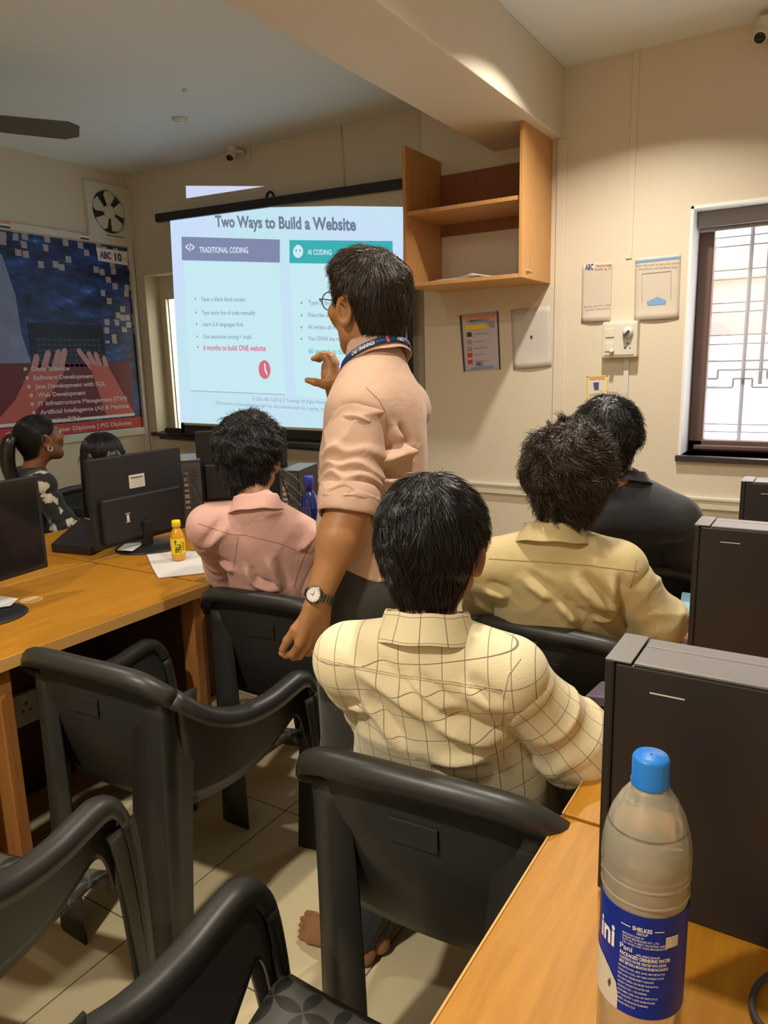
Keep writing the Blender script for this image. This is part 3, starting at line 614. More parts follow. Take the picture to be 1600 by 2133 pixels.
# left block: two rows standing back to back
desk('wooden desk with a cable hole in the left row, carrying the nearest monitor', (-2.345, .90, -1.735, 1.675), panels=[
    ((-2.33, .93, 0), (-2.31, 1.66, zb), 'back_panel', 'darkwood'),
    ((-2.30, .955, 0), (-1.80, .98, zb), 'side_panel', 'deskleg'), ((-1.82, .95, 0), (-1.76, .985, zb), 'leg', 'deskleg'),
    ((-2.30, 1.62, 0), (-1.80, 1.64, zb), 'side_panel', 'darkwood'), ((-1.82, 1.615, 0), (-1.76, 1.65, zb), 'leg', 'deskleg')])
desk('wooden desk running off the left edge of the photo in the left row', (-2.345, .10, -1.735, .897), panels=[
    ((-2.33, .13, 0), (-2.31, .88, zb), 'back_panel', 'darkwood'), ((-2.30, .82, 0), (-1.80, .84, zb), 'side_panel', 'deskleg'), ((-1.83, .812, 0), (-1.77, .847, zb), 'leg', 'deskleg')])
desk('wooden desk under the yellow juice bottle in the left block', (-2.345, 1.68, -1.82, 2.44), panels=[
    ((-2.33, 1.72, 0), (-2.31, 2.42, zb), 'back_panel', 'darkwood'), ((-2.30, 1.70, 0), (-1.85, 1.72, zb), 'side_panel', 'deskleg'), ((-1.87, 1.695, 0), (-1.83, 1.73, zb), 'leg', 'deskleg')])
desk('wooden desk behind the nearest left monitor, back row of the left block', (-2.96, .90, -2.35, 1.675), panels=[
    ((-2.94, .95, 0), (-2.40, .97, zb), 'side_panel', 'deskleg'), ((-2.94, 1.62, 0), (-2.40, 1.64, zb), 'side_panel', 'deskleg')])
desk('wooden desk under the flat black computer case, back row of the left block', (-2.96, 1.68, -2.35, 2.44), panels=[
    ((-2.94, 1.72, 0), (-2.40, 1.74, zb), 'side_panel', 'deskleg'), ((-2.94, 2.38, 0), (-2.40, 2.40, zb), 'side_panel', 'deskleg')])
desk('wooden desk under the blue flask, below the projector screen', (-3.02, 2.445, -1.62, 3.30), panels=[
    ((-3.0, 2.48, 0), (-2.98, 3.26, zb), 'side_panel', 'deskleg'), ((-1.67, 2.48, 0), (-1.64, 3.26, zb), 'side_panel', 'deskleg')])
# cable hole
p = hit(65, 1250, 'Z', .75)
tag(MB().lathe([(.036, 0), (.036, .002), (.030, .0025), (.028, .0006), (.001, .0004)], (p[0], p[1], .7502), 28).build('cable_grommet', mat('grommet', (.60, .38, .14), .45), None, True), 'round light-brown cable hole cover in the nearest left desk', 'grommet')
# right row under the computer towers
for (y0, y1, lb) in ((.20, 1.018, 'wooden desk in the front right corner carrying the water bottle'), (1.022, 1.83, 'wooden desk in the right row beside the checked-shirt man'), (1.834, 2.64, 'wooden desk in the right row beside the khaki-shirt man'), (2.644, 3.45, 'wooden desk in the right row nearest the barred window')):
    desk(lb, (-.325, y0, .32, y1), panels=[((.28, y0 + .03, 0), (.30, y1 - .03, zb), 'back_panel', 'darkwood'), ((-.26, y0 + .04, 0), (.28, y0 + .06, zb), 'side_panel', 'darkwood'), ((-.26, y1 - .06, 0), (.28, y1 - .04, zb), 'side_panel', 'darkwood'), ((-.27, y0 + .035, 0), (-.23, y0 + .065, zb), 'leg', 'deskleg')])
# socket strip under the left desk
ss = thing('socket_strip', 'cream four-way socket strip under the nearest left desk', 'socket strip', (-2.30, 1.28, .30))
MB().box((-2.308, 1.03, .27), (-2.285, 1.52, .385)).build('housing', M['casing'], ss, bevel=.004)
for k in range(4):
    y = 1.10 + k * .11; mb = MB()
    for (dy, dz, rr) in ((0, .018, .005), (-.013, -.008, .004), (.013, -.008, .004)): mb.tube([(-2.286, y + dy, .33 + dz), (-2.2835, y + dy, .33 + dz)], rr, 8)
    mb.build('socket_holes', M['ink'], ss)
tag(MB().tube(catmull([(-2.27, 1.12, .72), (-2.22, 1.15, .60), (-2.20, 1.2, .56), (-2.25, 1.3, .66), (-2.28, 1.4, .72)], 20), .004, 6).build('power_cable', M['ink'], None, True), 'thin black cable looping under the nearest left desk', 'cable')

# ---------------------------------------------------------------- plastic armchairs
def build_chair():
    r_ = thing('plastic_armchair', 'x', 'chair', (0, 0, 0))
    half = [(0, -.292, .802), (.10, -.288, .800), (.185, -.274, .787), (.228, -.238, .745), (.246, -.165, .676), (.257, -.07, .634), (.264, .03, .624), (.268, .11, .633), (.269, .160, .636), (.268, .202, .615), (.267, .232, .560), (.265, .250, .46), (.262, .264, .31), (.258, .276, .15), (.254, .286, .0)]
    full = [(-x, y, z) for (x, y, z) in half[:0:-1]] + half
    NS = 113; pts = catmull(full, NS); CI = lambda k: 56 + 4 * k
    prof = [(-.010, -.034), (-.012, -.010), (-.005, .001), (.008, .005), (.024, .004), (.036, -.004), (.041, -.016), (.041, -.036), (.0375, -.036), (.036, -.020), (.029, -.011), (.010, -.007), (-.003, -.009), (-.006, -.034)]
    rings = []
    for i, p in enumerate(pts):
        t = pts[min(i + 1, NS - 1)] - pts[max(i - 1, 0)]; t /= np.linalg.norm(t)
        o = np.array((p[0], p[1] * .75 if p[1] < 0 else 0, 0)); o = np.cross(t, (0, 0, 1.0)); o /= np.linalg.norm(o) + 1e-9
        if o @ np.array((p[0], min(p[1], 0), 0)) < 0: o = -o
        u = np.cross(o, t); u = u if u[2] > 0 or abs(u[2]) < .3 and u[1] > 0 else -u
        if abs(u[2]) < .35: u = np.array((0, 1.0, .15)) / 1.01
        sc = .75 if abs(i - 56) < 14 else 1.0; lo_ = min(1, max(0, p[2] / .5)); tap = 1 if abs(i - 56) < 40 else .62 + .38 * lo_
        rings.append([p + o * a * (.85 if sc < 1 else 1.0) * tap + u * b * tap for (a, b) in prof])
    n = len(prof)
    def seg(i0, i1, nm):
        V = [v for rg in rings[i0:i1 + 1] for v in rg]; m = i1 - i0 + 1
        Fc = [(i * n + j, i * n + (j + 1) % n, (i + 1) * n + (j + 1) % n, (i + 1) * n + j) for i in range(m - 1) for j in range(n)]
        Fc += [tuple(range(n))[::-1], tuple((m - 1) * n + j for j in range(n))]
        return V, Fc
    def shell(rows):                                   # rows of points -> grid faces
        a = len(rows[0]); V = [v for r in rows for v in r]
        return V, [(i * a + j, i * a + j + 1, (i + 1) * a + j + 1, (i + 1) * a + j) for i in range(len(rows) - 1) for j in range(a - 1)]
    # backrest: rim segment + curved panel narrowing to the seat
    i0, i1 = CI(-3), CI(3)
    mb = MB(); mb.add(*seg(i0, i1, 'b'))
    o = mb.build('back_rim', M['chair'], r_, True, True)
    rows = []; seat_b = lambda s: np.array((.205 * s, -.195 - .02 * (1 - s * s), .425))
    for k in range(15):
        v = k / 14; row = []
        for i in range(i0, i1 + 1):
            s = (i - 56) / 12; top = pts[i] + np.array((0, .004, -.012)); b = seat_b(s)
            q = top * (1 - v) + b * v; q = q + np.array((0, -.035 * math.sin(math.pi * v) * (1 - .55 * abs(s)), 0)); row.append(q)
        rows.append(row)
    bk = mk('backrest', *shell(rows), M['chair'], r_, True, True); mods(bk, solid=.006)
    # maker's plate on the outside of the back
    q = rows[4][12]; MB().box((q[0] - .045, q[1] - .0055, q[2] - .022), (q[0] + .045, q[1] - .0025, q[2] + .022)).build('moulded_plate', M['chair'], r_, False, True, bevel=.003)
    # seat
    rows = []
    for k in range(17):
        v = k / 16; y = -.20 + .445 * v; row = []
        for i in range(13):
            s = -1 + i / 6; x = s * (.205 + .045 * v); z = .425 + .018 * s * s - .012 * math.sin(math.pi * v) - (.035 * max(0, (v - .86) / .14) ** 2); row.append((x, y - (.012 * (1 - s * s) if k == 0 else 0), z))
        rows.append(row)
    st = mk('seat', *shell(rows), M['seat'], r_, True, True); mods(st, solid=.008)
    mb = MB()
    for i in range(12):
        a, b = rows[-1][i], rows[-1][i + 1]; mb.add([a, b, (b[0], b[1] + .004, b[2] - .045), (a[0], a[1] + .004, a[2] - .045)], [(0, 1, 2, 3)])
    ap = mb.build('front_lip', M['chair'], r_, True, True); mods(ap, solid=.005)
    for sg in (-1, 1):
        # armrest: rim segment plus skirt panel to the seat edge
        a, b = (CI(-10), i0) if sg < 0 else (i1, CI(10))
        MB().add(*seg(a, b, 'a')).build('armrest', M['chair'], r_, True, True)
        idx = list(range(i1, CI(10) + 1)); idx = idx if sg > 0 else [112 - i for i in idx]; low = catmull([(.205, -.195, .425), (.222, -.06, .415), (.238, .05, .435), (.250, .12, .475), (.258, .165, .50), (.262, .190, .47), (.263, .205, .40)], len(idx)); rows = []
        for k in range(9):
            v = k / 8; rows.append([(pts[i] + np.array((0, -.012 * (j / (len(idx) - 1)) ** 3, -.012))) * (1 - v) + low[j] * np.array((sg, 1, 1)) * v for j, i in enumerate(idx)])
        o = mk('arm_panel', *shell(rows), M['chair'], r_, True, True); mods(o, solid=.006)
        # front leg: the rim running down to the floor with its side plate
        a, b = (0, CI(-10)) if sg < 0 else (CI(10), NS - 1)
        mb = MB().add(*seg(a, b, 'l')); ii = list(range(CI(10), NS)); ii = ii if sg > 0 else [112 - i for i in ii]; n_ = len(ii); Vp = []
        for j, i in enumerate(ii):
            t_ = j / (n_ - 1); wd_ = .028 + .045 * (1 - t_); p = pts[i]
            for (dx, dy) in ((.034, .012), (.0385, .006), (.036, -wd_), (.029, -wd_), (.029, .0)): Vp.append((p[0] + sg * dx * (.66 + .34 * (1 - t_)), p[1] + dy, p[2]))
        Fp = [(j * 5 + k, j * 5 + (k + 1) % 5, (j + 1) * 5 + (k + 1) % 5, (j + 1) * 5 + k) for j in range(n_ - 1) for k in range(5)]
        mb.add(Vp, Fp + [tuple(range(5)), tuple((n_ - 1) * 5 + k for k in range(5))]); mb.build('leg', M['chair'], r_, True, True)
        # legs: shaped channels
        def leg(path, ws, wd, dx, dy, nm='leg'):
            V = []; Fc = []; P = catmull(path, 14)
            for i, p in enumerate(P):
                q = i / 13; W_ = ws[0] * (1 - q) + ws[1] * q; D_ = wd[0] * (1 - q) + wd[1] * q; t_ = .007
                X = np.array(dx, float); X /= np.linalg.norm(X); Y = np.array(dy, float); Y /= np.linalg.norm(Y)
                # L-shaped section with rounded corner
                c = [X * 0 + Y * 0, X * W_ * .15 - Y * .003, X * W_, X * W_ + Y * t_, X * W_ * .2 + Y * t_, X * t_ + Y * (t_ + D_ * .15), X * t_ + Y * D_, Y * D_, Y * D_ * .15 - X * .001]
                V += [p + k_ for k_ in c]
            n_ = 9; Fc = [(i * n_ + j, i * n_ + (j + 1) % n_, (i + 1) * n_ + (j + 1) % n_, (i + 1) * n_ + j) for i in range(13) for j in range(n_)]
            Fc += [tuple(range(n_))[::-1], tuple(13 * n_ + j for j in range(n_))]
            mk(nm, V, Fc, M['chair'], r_, True, True)
        leg([(sg * .218, -.266, .72), (sg * .210, -.275, .45), (sg * .206, -.290, 0)], (.082, .112), (.10, .055), (-sg, -.12, 0), (sg * .12, 1, 0))
    return r_
def copy_tree(o, parent=None):
    c = o.copy(); COL.objects.link(c); c.parent = parent
    for ch in list(o.children): copy_tree(ch, c)
    return c
chair0 = build_chair(); first_chair = [True]
def place_chair(x, y, rz, label):
    c = chair0 if first_chair[0] else copy_tree(chair0); first_chair[0] = False
    c.location = (x, y, 0); c.rotation_euler = (0, 0, rz); c['label'] = label; c['category'] = 'chair'; c['group'] = 'black plastic armchairs'; return c
CH = {}
CH['plaid'] = place_chair(-.568, 1.235, .07, 'black plastic armchair holding the man in the checked cream shirt')
CH['khaki'] = place_chair(-.580, 1.975, -.03, 'black plastic armchair holding the man in the khaki shirt')
CH['black'] = place_chair(-.560, 2.66, .04, 'black plastic armchair holding the man in the black shirt')
CH['pink'] = place_chair(-1.439, 1.850, .09, 'black plastic armchair holding the man in the pink shirt')
CH['mid'] = place_chair(-1.47, 1.275, .06, 'empty black armchair pushed against the left desk, back turned to the camera')
CH['low'] = place_chair(-1.40, .56, .25, 'empty black armchair cut off by the lower left edge, one armrest and front leg showing')
CH['near'] = place_chair(-.475, .60, .05, 'empty black armchair at the very bottom showing its petal-patterned seat')
CH['girl'] = place_chair(-3.42, 2.0, -1.45, 'black plastic armchair under the woman with the ponytail')
CH['girl2'] = place_chair(-3.44, 2.66, -1.5, 'black plastic armchair behind the large monitor under the dark-haired head')

# ---------------------------------------------------------------- monitors
def monitor(label, c, ang, wd, ht, zc, base, sticker=None, screen_mat=None, tilt=0, basesize=.12, logo=False, paper=None, group='black flat monitors'):
    """c = centre of the panel (x, y), ang = direction the screen faces"""
    m_ = thing('monitor', label, 'monitor', (base[0], base[1], .752), group=group)
    f = np.array((math.cos(ang), math.sin(ang), 0)); s = np.array((-math.sin(ang), math.cos(ang), 0)); u = np.array((0, 0, 1.0))
    f2 = f * math.cos(tilt) + u * math.sin(tilt); u2 = u * math.cos(tilt) - f * math.sin(tilt); C_ = np.array((c[0], c[1], zc))
    MB().obox(C_, s * wd / 2, f2 * .010, u2 * ht / 2).build('bezel', M['black'], m_, bevel=.004)
    MB().obox(C_ - f2 * .018 - u2 * ht * .20, s * wd * .43, f2 * .012, u2 * ht * .25).build('rear_housing', M['black'], m_, bevel=.008)
    MB().obox(C_ + f2 * .0105, s * (wd / 2 - .014), f2 * .0008, u2 * (ht / 2 - .016)).build('screen', screen_mat or M['blackgloss'], m_)
    b = np.array((base[0], base[1], .752)); nk = C_ - f2 * .035 - u2 * ht * .30
    MB().obox((nk + b + (0, 0, .02)) / 2, s * .022, f * .012, (nk - b) / 2 * 1.02).build('stand_neck', M['black'], m_, bevel=.004)
    MB().lathe([(.001, .014), (basesize * .5, .012), (basesize * .94, .007), (basesize, .003), (basesize, 0), (.001, 0)], tuple(b - (0, 0, .0015)), 40).build('stand_base', M['black'], m_, True)
    if sticker:
        q = C_ - f2 * .0108 + s * sticker[0] + u2 * sticker[1]
        st = MB().obox(q, s * .038, f2 * .0004, u2 * .026).build('sticker', M['casing'], m_)
        for k in range(5): MB().obox(q - f2 * .0006 + u2 * (.014 - k * .008) - s * (.004 * (k % 2)), s * (.030 - .005 * (k % 2)), f2 * .0002, u2 * (.0022 if k == 0 else .0010)).build('print_line', M['ink'] if k == 0 else M['inkgrey'], st)
    if logo:
        q = C_ - f2 * .0306 + s * logo[0] + u2 * logo[1]
        MB().obox(q, s * .012, f2 * .0004, u2 * .0012).obox(q - u2 * .018, s * .006, f2 * .0004, u2 * .013).obox(q - u2 * .034, s * .010, f2 * .0004, u2 * .0012).build('warning_mark', M['casing'], m_)
    if paper:
        P = [hit(*p, 'Z', .7665) for p in paper]; MB().prism(P, (0, 0, 0), (0, 0, .0008)).build('paper_label', M['paper'], m_)
    return m_
a1, a2 = dep(108, 992, 2.28), dep(110, 1187, 2.28)
e1 = (a1 + a2) / 2; dirn = np.array((-.12, -1.0, 0)); dirn /= np.linalg.norm(dirn); wd = .48
cc = e1 + dirn * wd / 2
monitor('black monitor at the left edge, its dark screen turned towards the room', (cc[0], cc[1]), math.atan2(.12, 1) * 1 - .0, wd, .295, e1[2], (-2.10, 1.125), paper=[(-12, 1240), (38, 1247), (22, 1262), (-20, 1268)], basesize=.115)
L1, L2 = dep(187, 1057, 2.72), dep(378, 1014, 3.10)
cc = (L1 + L2) / 2; v = (L2 - L1)[:2]; wd = float(np.linalg.norm(v)); an = math.atan2(v[1], v[0]) + math.pi / 2
monitor('black monitor seen from behind with a white label on its back', (cc[0], cc[1]), an, wd, .345, float(cc[2]), (-2.335, 1.93), sticker=(.01, .065), logo=(.085, -.05), paper=[(243, 1146), (262, 1132), (302, 1130), (276, 1148)], basesize=.125)
L1, L2 = dep(412, 990, 3.35), dep(600, 990, 3.45)
cc = (L1 + L2) / 2; v = (L2 - L1)[:2]; wd = float(np.linalg.norm(v)); an = math.atan2(v[1], v[0]) + math.pi / 2
monitor('black monitor standing behind the head of the pink-shirt man', (cc[0], cc[1]), an, wd, .33, 1.01, (cc[0], cc[1] + .02), basesize=.11, tilt=.1)

# ---------------------------------------------------------------- computer towers
def tower(label, x0, y0, z0=.752, L_=.34, T_=.095, H_=.33, rz=0, group='slim black computer towers'):
    r_ = thing('computer_tower', label, 'computer', (x0, y0, z0), rz, group=group)
    B_ = lambda a, b, nm, mm, bv=.003, p=r_: MB().box(a, b).build(nm, M[mm] if isinstance(mm, str) else mm, p, False, True, bevel=bv)
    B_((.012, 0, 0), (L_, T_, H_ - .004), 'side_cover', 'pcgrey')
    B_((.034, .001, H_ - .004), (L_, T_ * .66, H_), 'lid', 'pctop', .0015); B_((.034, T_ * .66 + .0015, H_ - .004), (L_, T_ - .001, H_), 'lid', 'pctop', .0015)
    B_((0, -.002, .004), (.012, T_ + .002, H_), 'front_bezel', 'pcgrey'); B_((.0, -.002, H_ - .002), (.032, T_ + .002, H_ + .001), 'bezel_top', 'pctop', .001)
    B_((.055, -.001, H_ - .035), (.095, 0, H_ - .0335), 'latch_mark', 'casing', .0)
    B_((-.003, .02, .19), (0, T_ - .02, .205), 'disc_slot', 'black', .001); B_((-.003, .03, .25), (0, .045, .265), 'power_button', 'darkmetal', .001)
    for k in range(2): B_((-.0035, .03, .12 + k * .025), (0, .05, .128 + k * .025), 'usb_port', 'black', .0)
    return r_
tower('black computer tower nearest the camera, beside the water bottle', -.228, .878)
tower('black computer tower in the middle of the right row', -.262, 1.72)
tower('black computer tower farthest back, below the barred window', -.242, 2.39)
# left computers
r_ = thing('computer_tower', 'black computer tower standing behind the white-labelled monitor', 'computer', (-2.62, 2.28, .752), group='slim black computer towers')
P0 = dep(378, 1060, 3.28); c0 = np.array((P0[0], P0[1], .752)); fx = np.array((.62, .78, 0)); fy = np.array((-.78, .62, 0))
def rear_tower(r_, c0, fx, fy, L_, T_, H_):
    r_.location = tuple(c0); z = np.array((0, 0, 1.0))
    MB().obox(c0 + fx * T_ / 2 + fy * L_ / 2 + z * H_ / 2, fx * T_ / 2, fy * L_ / 2, z * H_ / 2).build('case', M['black'], r_, bevel=.003)
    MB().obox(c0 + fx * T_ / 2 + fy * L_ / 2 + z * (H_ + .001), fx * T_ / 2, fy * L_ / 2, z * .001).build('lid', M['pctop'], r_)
    mb = MB(); fr_ = -fy
    MB().obox(c0 + fx * T_ / 2 - fy * .001 + z * H_ / 2, fx * (T_ / 2 - .006), fy * .001, z * (H_ / 2 - .008)).build('rear_plate', M['metaldark'], r_)
    for k in range(14): mb.obox(c0 + fx * T_ * .72 - fy * .0028 + z * (H_ * .12 + k * H_ * .055), fx * T_ * .16, fy * .0006, z * H_ * .012)
    mb.build('vent_slots', M['ink'], r_)
    pm = MB()
    for k in range(7): pm.obox(c0 + fx * T_ * .30 - fy * .0035 + z * (H_ * .30 + k * H_ * .085), fx * .010, fy * .0016, z * (.005 + .002 * (k % 3)))
    pm.build('rear_ports', M['metal'], r_)
    return r_
M['metaldark'] = mat('rear_metal', (.10, .10, .10), .4, metal=.6)
rear_tower(r_, c0, fx, fy, .26, .10, .30)
s_ = c0 + fx * .03 - fy * .006; tag(MB().tube(catmull([s_ + (0, 0, .24), s_ - fy * .05 + (0, 0, .23), s_ - fy * .07 + fx * .05 + (0, 0, .10), s_ - fy * .03 + (0, 0, .006)], 16), .004, 6).build('power_cable', M['ink'], None, True), 'black cable hanging at the back of the left computer tower', 'cable')
r_ = thing('computer_tower', 'black computer tower with tangled leads beside the blue flask', 'computer', (-2.3, 2.6, .752), group='slim black computer towers')
P0 = dep(583, 1040, 3.10); c1 = np.array((P0[0], P0[1], .752)); rear_tower(r_, c1, np.array((.95, .3, 0)), np.array((-.3, .95, 0)), .24, .09, .27)
for k in range(3):
    a = c1 + np.array((.03 + .02 * k, -.012, .24 - .05 * k))
    tag(MB().tube(catmull([a, a + (.02, -.04, .05), a + (.10, .0, -.02 - .02 * k), a + (.09, .0, -.12), a + (.03, .0, -.225 + .05 * k)], 20), .0045, 6).build('power_cable', M['ink'], None, True), ['black lead looping highest beside the blue flask', 'middle black lead looping beside the blue flask', 'lowest black lead looping beside the blue flask'][k], 'cable', 'leads behind the pink-shirt man')
# flat case lying on the desk between the monitors
P = [hit(*p, 'Z', .752) for p in ((108, 1150), (190, 1157), (262, 1122), (172, 1092))]
cbx = thing('computer_case', 'flat black computer case lying on the desk between the two left monitors', 'computer', tuple((P[0] + P[2]) / 2))
MB().prism(P, (0, 0, 0), (0, 0, .035)).build('case', M['black'], cbx, bevel=.004)
ff = [P[0] * (1 - t) + P[1] * t for t in (.12, .88)]; n_ = np.cross(P[1] - P[0], (0, 0, 1.0)); n_ /= np.linalg.norm(n_)
MB().prism([ff[0] + (0, 0, .012), ff[1] + (0, 0, .012), ff[1] + (0, 0, .022), ff[0] + (0, 0, .022)], n_ * 0, n_ * .0015).build('front_strip', M['pcgrey'], cbx)

# ---------------------------------------------------------------- small things
# paper under the juice bottle
P = [hit(*p, 'Z', .7515) for p in ((306, 1157), (372, 1150), (450, 1150), (470, 1190), (330, 1205), (318, 1185))]
tag(MB().prism(P, (0, 0, 0), (0, 0, .004)).build('paper_stack', M['paper'], None, bevel=.001), 'white sheets of paper lying under the yellow juice bottle', 'paper')
def clear_mat(name, col, t=.75, rough=.05, refr_haze=.32):
    m = bpy.data.materials.new(name); m.use_nodes = True; nt = m.node_tree; nt.nodes.clear(); N, L = nt.nodes, nt.links
    o = N.new('ShaderNodeOutputMaterial'); a = N.new('ShaderNodeBsdfTransparent'); b = N.new('ShaderNodeBsdfGlossy'); x = N.new('ShaderNodeMixShader'); lw = N.new('ShaderNodeFresnel'); lw.inputs[0].default_value = 1.5
    a.inputs[0].default_value = (*col, 1); b.inputs['Roughness'].default_value = rough; mm = N.new('ShaderNodeMath'); mm.operation = 'MULTIPLY_ADD'; mm.inputs[1].default_value = 1.0; mm.inputs[2].default_value = .02
    df = N.new('ShaderNodeBsdfDiffuse'); df.inputs[0].default_value = (.92, .84, .66, 1); x2 = N.new('ShaderNodeMixShader'); x2.inputs[0].default_value = refr_haze; L.new(a.outputs[0], x2.inputs[1]); L.new(df.outputs[0], x2.inputs[2]); L.new(lw.outputs[0], mm.inputs[0]); L.new(mm.outputs[0], x.inputs[0]); L.new(x2.outputs[0], x.inputs[1]); L.new(b.outputs[0], x.inputs[2]); L.new(x.outputs[0], o.inputs[0]); return m  # beige diffuse: plastic scatter plus the bright desk's refracted light, painted in
# yellow juice bottle
q = hit(373, 1166, 'Z', .756); q = np.array((q[0], q[1] + .0, .7565))
jb = thing('juice_bottle', 'small yellow juice bottle with yellow cap on white paper', 'bottle', tuple(q))
R1 = .026
jprof = [(.001, 0), (R1 * .85, 0), (R1, .006), (R1, .03), (R1 * .93, .042), (R1, .055), (R1, .085), (R1 * .9, .10), (R1 * .55, .118), (R1 * .46, .122), (R1 * .46, .130)]
MB().lathe(jprof, tuple(q), 28).build('body', mat('mango_juice', (.85, .42, .02), .18, coat=.6, trans=.25), jb, True)
MB().lathe([(R1 * 1.01, .028), (R1 * 1.015, .03), (R1 * .96, .042), (R1 * 1.015, .055), (R1 * 1.015, .082), (R1 * 1.005, .084)], tuple(q), 28, cap=False).build('label', mat('juice_label', (.86, .62, .03), .3), jb, True)
MB().lathe([(R1 * .62, .126), (R1 * .62, .146), (R1 * .55, .150), (.001, .150)], tuple(q), 28).build('cap', mat('yellow_cap', (.92, .72, .02), .35), jb, True)
def wrap_text(s, m, parent, c, R, ang0, z, h, width, name='lettering', vert=False, bold=.02, slant=0):
    """text wrapped round an upright cylinder; ang0 = bearing of its middle, seen from outside"""
    V, Fc = text_geo(s, bold); x0, x1 = V[:, 0].min(), V[:, 0].max(); X = (V[:, 0] - x0) / (x1 - x0); Y = V[:, 1] / .72
    if vert: u = Y * h - h / 2; vv = (X - .5) * width; u = -u
    else: u = (X - .5) * width; vv = Y * h
    a = ang0 + u / R; W_ = np.stack([c[0] + R * np.cos(a), c[1] + R * np.sin(a), c[2] + z + vv + slant * u], 1)
    return mk(name, W_, Fc, m, parent, False)
bear = math.atan2(-q[1], -q[0]); wrap_text('FRUIT', mat('green_print', (.02, .07, .02), .4), jb, q, R1 * 1.02 + .0006, bear, .056, .022, .048, vert=True, bold=.04)
wrap_text('DRINK', mat('red_dark_print', (.5, .08, .02), .4), jb, q, R1 * 1.02 + .0006, bear + .75, .056, .008, .036, vert=True, bold=.03)
# blue flask
q = hit(648, 1090, 'Z', .752) * 1.0; q = dep(648, 1108, 2.72); q[2] = .752
fl = thing('water_flask', 'tall blue translucent water flask on the desk behind the pink-shirt man', 'bottle', tuple(q))
R2 = .034; k = .29 / .30
fprof = [(.001, 0), (R2 * .9, 0), (R2, .008), (R2 * 1.02, .05), (R2 * 1.0, .08), (R2 * .86, .125), (R2 * .84, .14), (R2 * .95, .175), (R2 * .98, .20), (R2 * .90, .225), (R2 * .62, .243), (R2 * .42, .250), (R2 * .42, .262)]
MB().lathe(fprof, tuple(q), 36).build('body', mat('blue_plastic', (.012, .04, .26), .12, coat=.8, trans=.35, spec=.7), fl, True)
MB().lathe([(R2 * .50, .255), (R2 * .52, .300), (R2 * .46, .304), (.001, .305)], tuple(q), 28).build('cap', mat('blue_cap', (.04, .05, .42), .35), fl, True)
mb = MB()
for z in (.055, .14, .19): mb.lathe([(R2 * (1.03 if z < .1 else .88 if z < .17 else .985), z), (R2 * (1.045 if z < .1 else .895 if z < .17 else 1.0), z + .002), (R2 * (1.03 if z < .1 else .87 if z < .17 else .985), z + .004)], tuple(q), 36, cap=False)
mb.build('moulded_ring', mat('blue_plastic_ring', (.02, .06, .4), .12, coat=.8), fl, True)
# big water bottle
q = hit(1350, 2128, 'Z', .7515); q = dep(1352, 2090, .86); q[2] = .7515
def solve_bottle(zc=.7515 + .33):                          # stand it where the cap and body are seen
    best = None
    for D in np.linspace(.60, 1.1, 200):
        t = dep(1357, 1572, D)
        if best is None or abs(t[2] - zc) < best[0]: best = (abs(t[2] - zc), t)
    return best[1]
q = solve_bottle(); q[2] = .7515
wb = thing('water_bottle', 'clear plastic water bottle with blue cap and blue label', 'bottle', tuple(q))
R3 = .0405
outer = [(.001, .004), (.020, .001), (.034, 0), (R3, .010), (R3, .185), (R3 * .99, .189), (R3 * 1.0, .194), (R3 * 1.03, .204), (R3 * 1.00, .211), (R3 * 1.035, .219), (R3 * 1.03, .236), (R3 * .97, .252), (R3 * .84, .270), (R3 * .64, .286), (R3 * .44, .297), (R3 * .37, .302), (R3 * .37, .322)]
MB().lathe(outer, tuple(q), 48, cap=False).build('bottle_body', clear_mat('clear_plastic', (.93, .92, .88)), wb, True)
wz = .262; M['ring'] = clear_mat('clear_plastic_ring', (.86, .82, .72))
wprof = [(r * .965, z + .0015) for (r, z) in outer if z < wz - .005]; wprof[0] = (.0005, .006); wprof += [(R3 * .925, wz - .004), (R3 * .90, wz), (.0005, wz)]
wm = mat('water', (.97, .95, .88), .02, trans=1.0, ior=1.33); MB().lathe(wprof, tuple(q), 48).build('water', wm, wb, True)
for z in (.209, .216, .192):
    mb = MB()
    mb.lathe([(R3 * 1.0, z), (R3 * 1.035, z + .002), (R3 * 1.0, z + .004)], tuple(q), 48, cap=False)
    mb.build('moulded_ring', M['ring'], wb, True)
cm = mat('bottle_cap_blue', (.015, .20, .66), .4, sss=.1)
mb = MB(); n = 48; V = []; prof = [(.0175, .300), (.0180, .303), (.0166, .306), (.0168, .326), (.0150, .3295), (.001, .330)]
for (r, z) in prof:
    for i in range(n * 2):
        a = i * math.pi / n; rr = r * (1 + (.018 if (i % 2 and .305 < z < .327) else 0)); V.append((q[0] + rr * math.cos(a), q[1] + rr * math.sin(a), q[2] + z))
Fc = [(i * 2 * n + j, i * 2 * n + (j + 1) % (2 * n), (i + 1) * 2 * n + (j + 1) % (2 * n), (i + 1) * 2 * n + j) for i in range(len(prof) - 1) for j in range(2 * n)]
MB().add(V, Fc).build('cap', cm, wb, True)
mlab = mat('label_blue', (.001, .024, .30), .4, spec=.3); RL = R3 + .0007; bear = math.atan2(-q[1], -q[0])
lab = MB().lathe([(RL, .074), (RL, .186)], tuple(q), 64, cap=False).build('label', mlab, wb, True)
def zl(z): return .074 + (z - .030) * .112 / .138
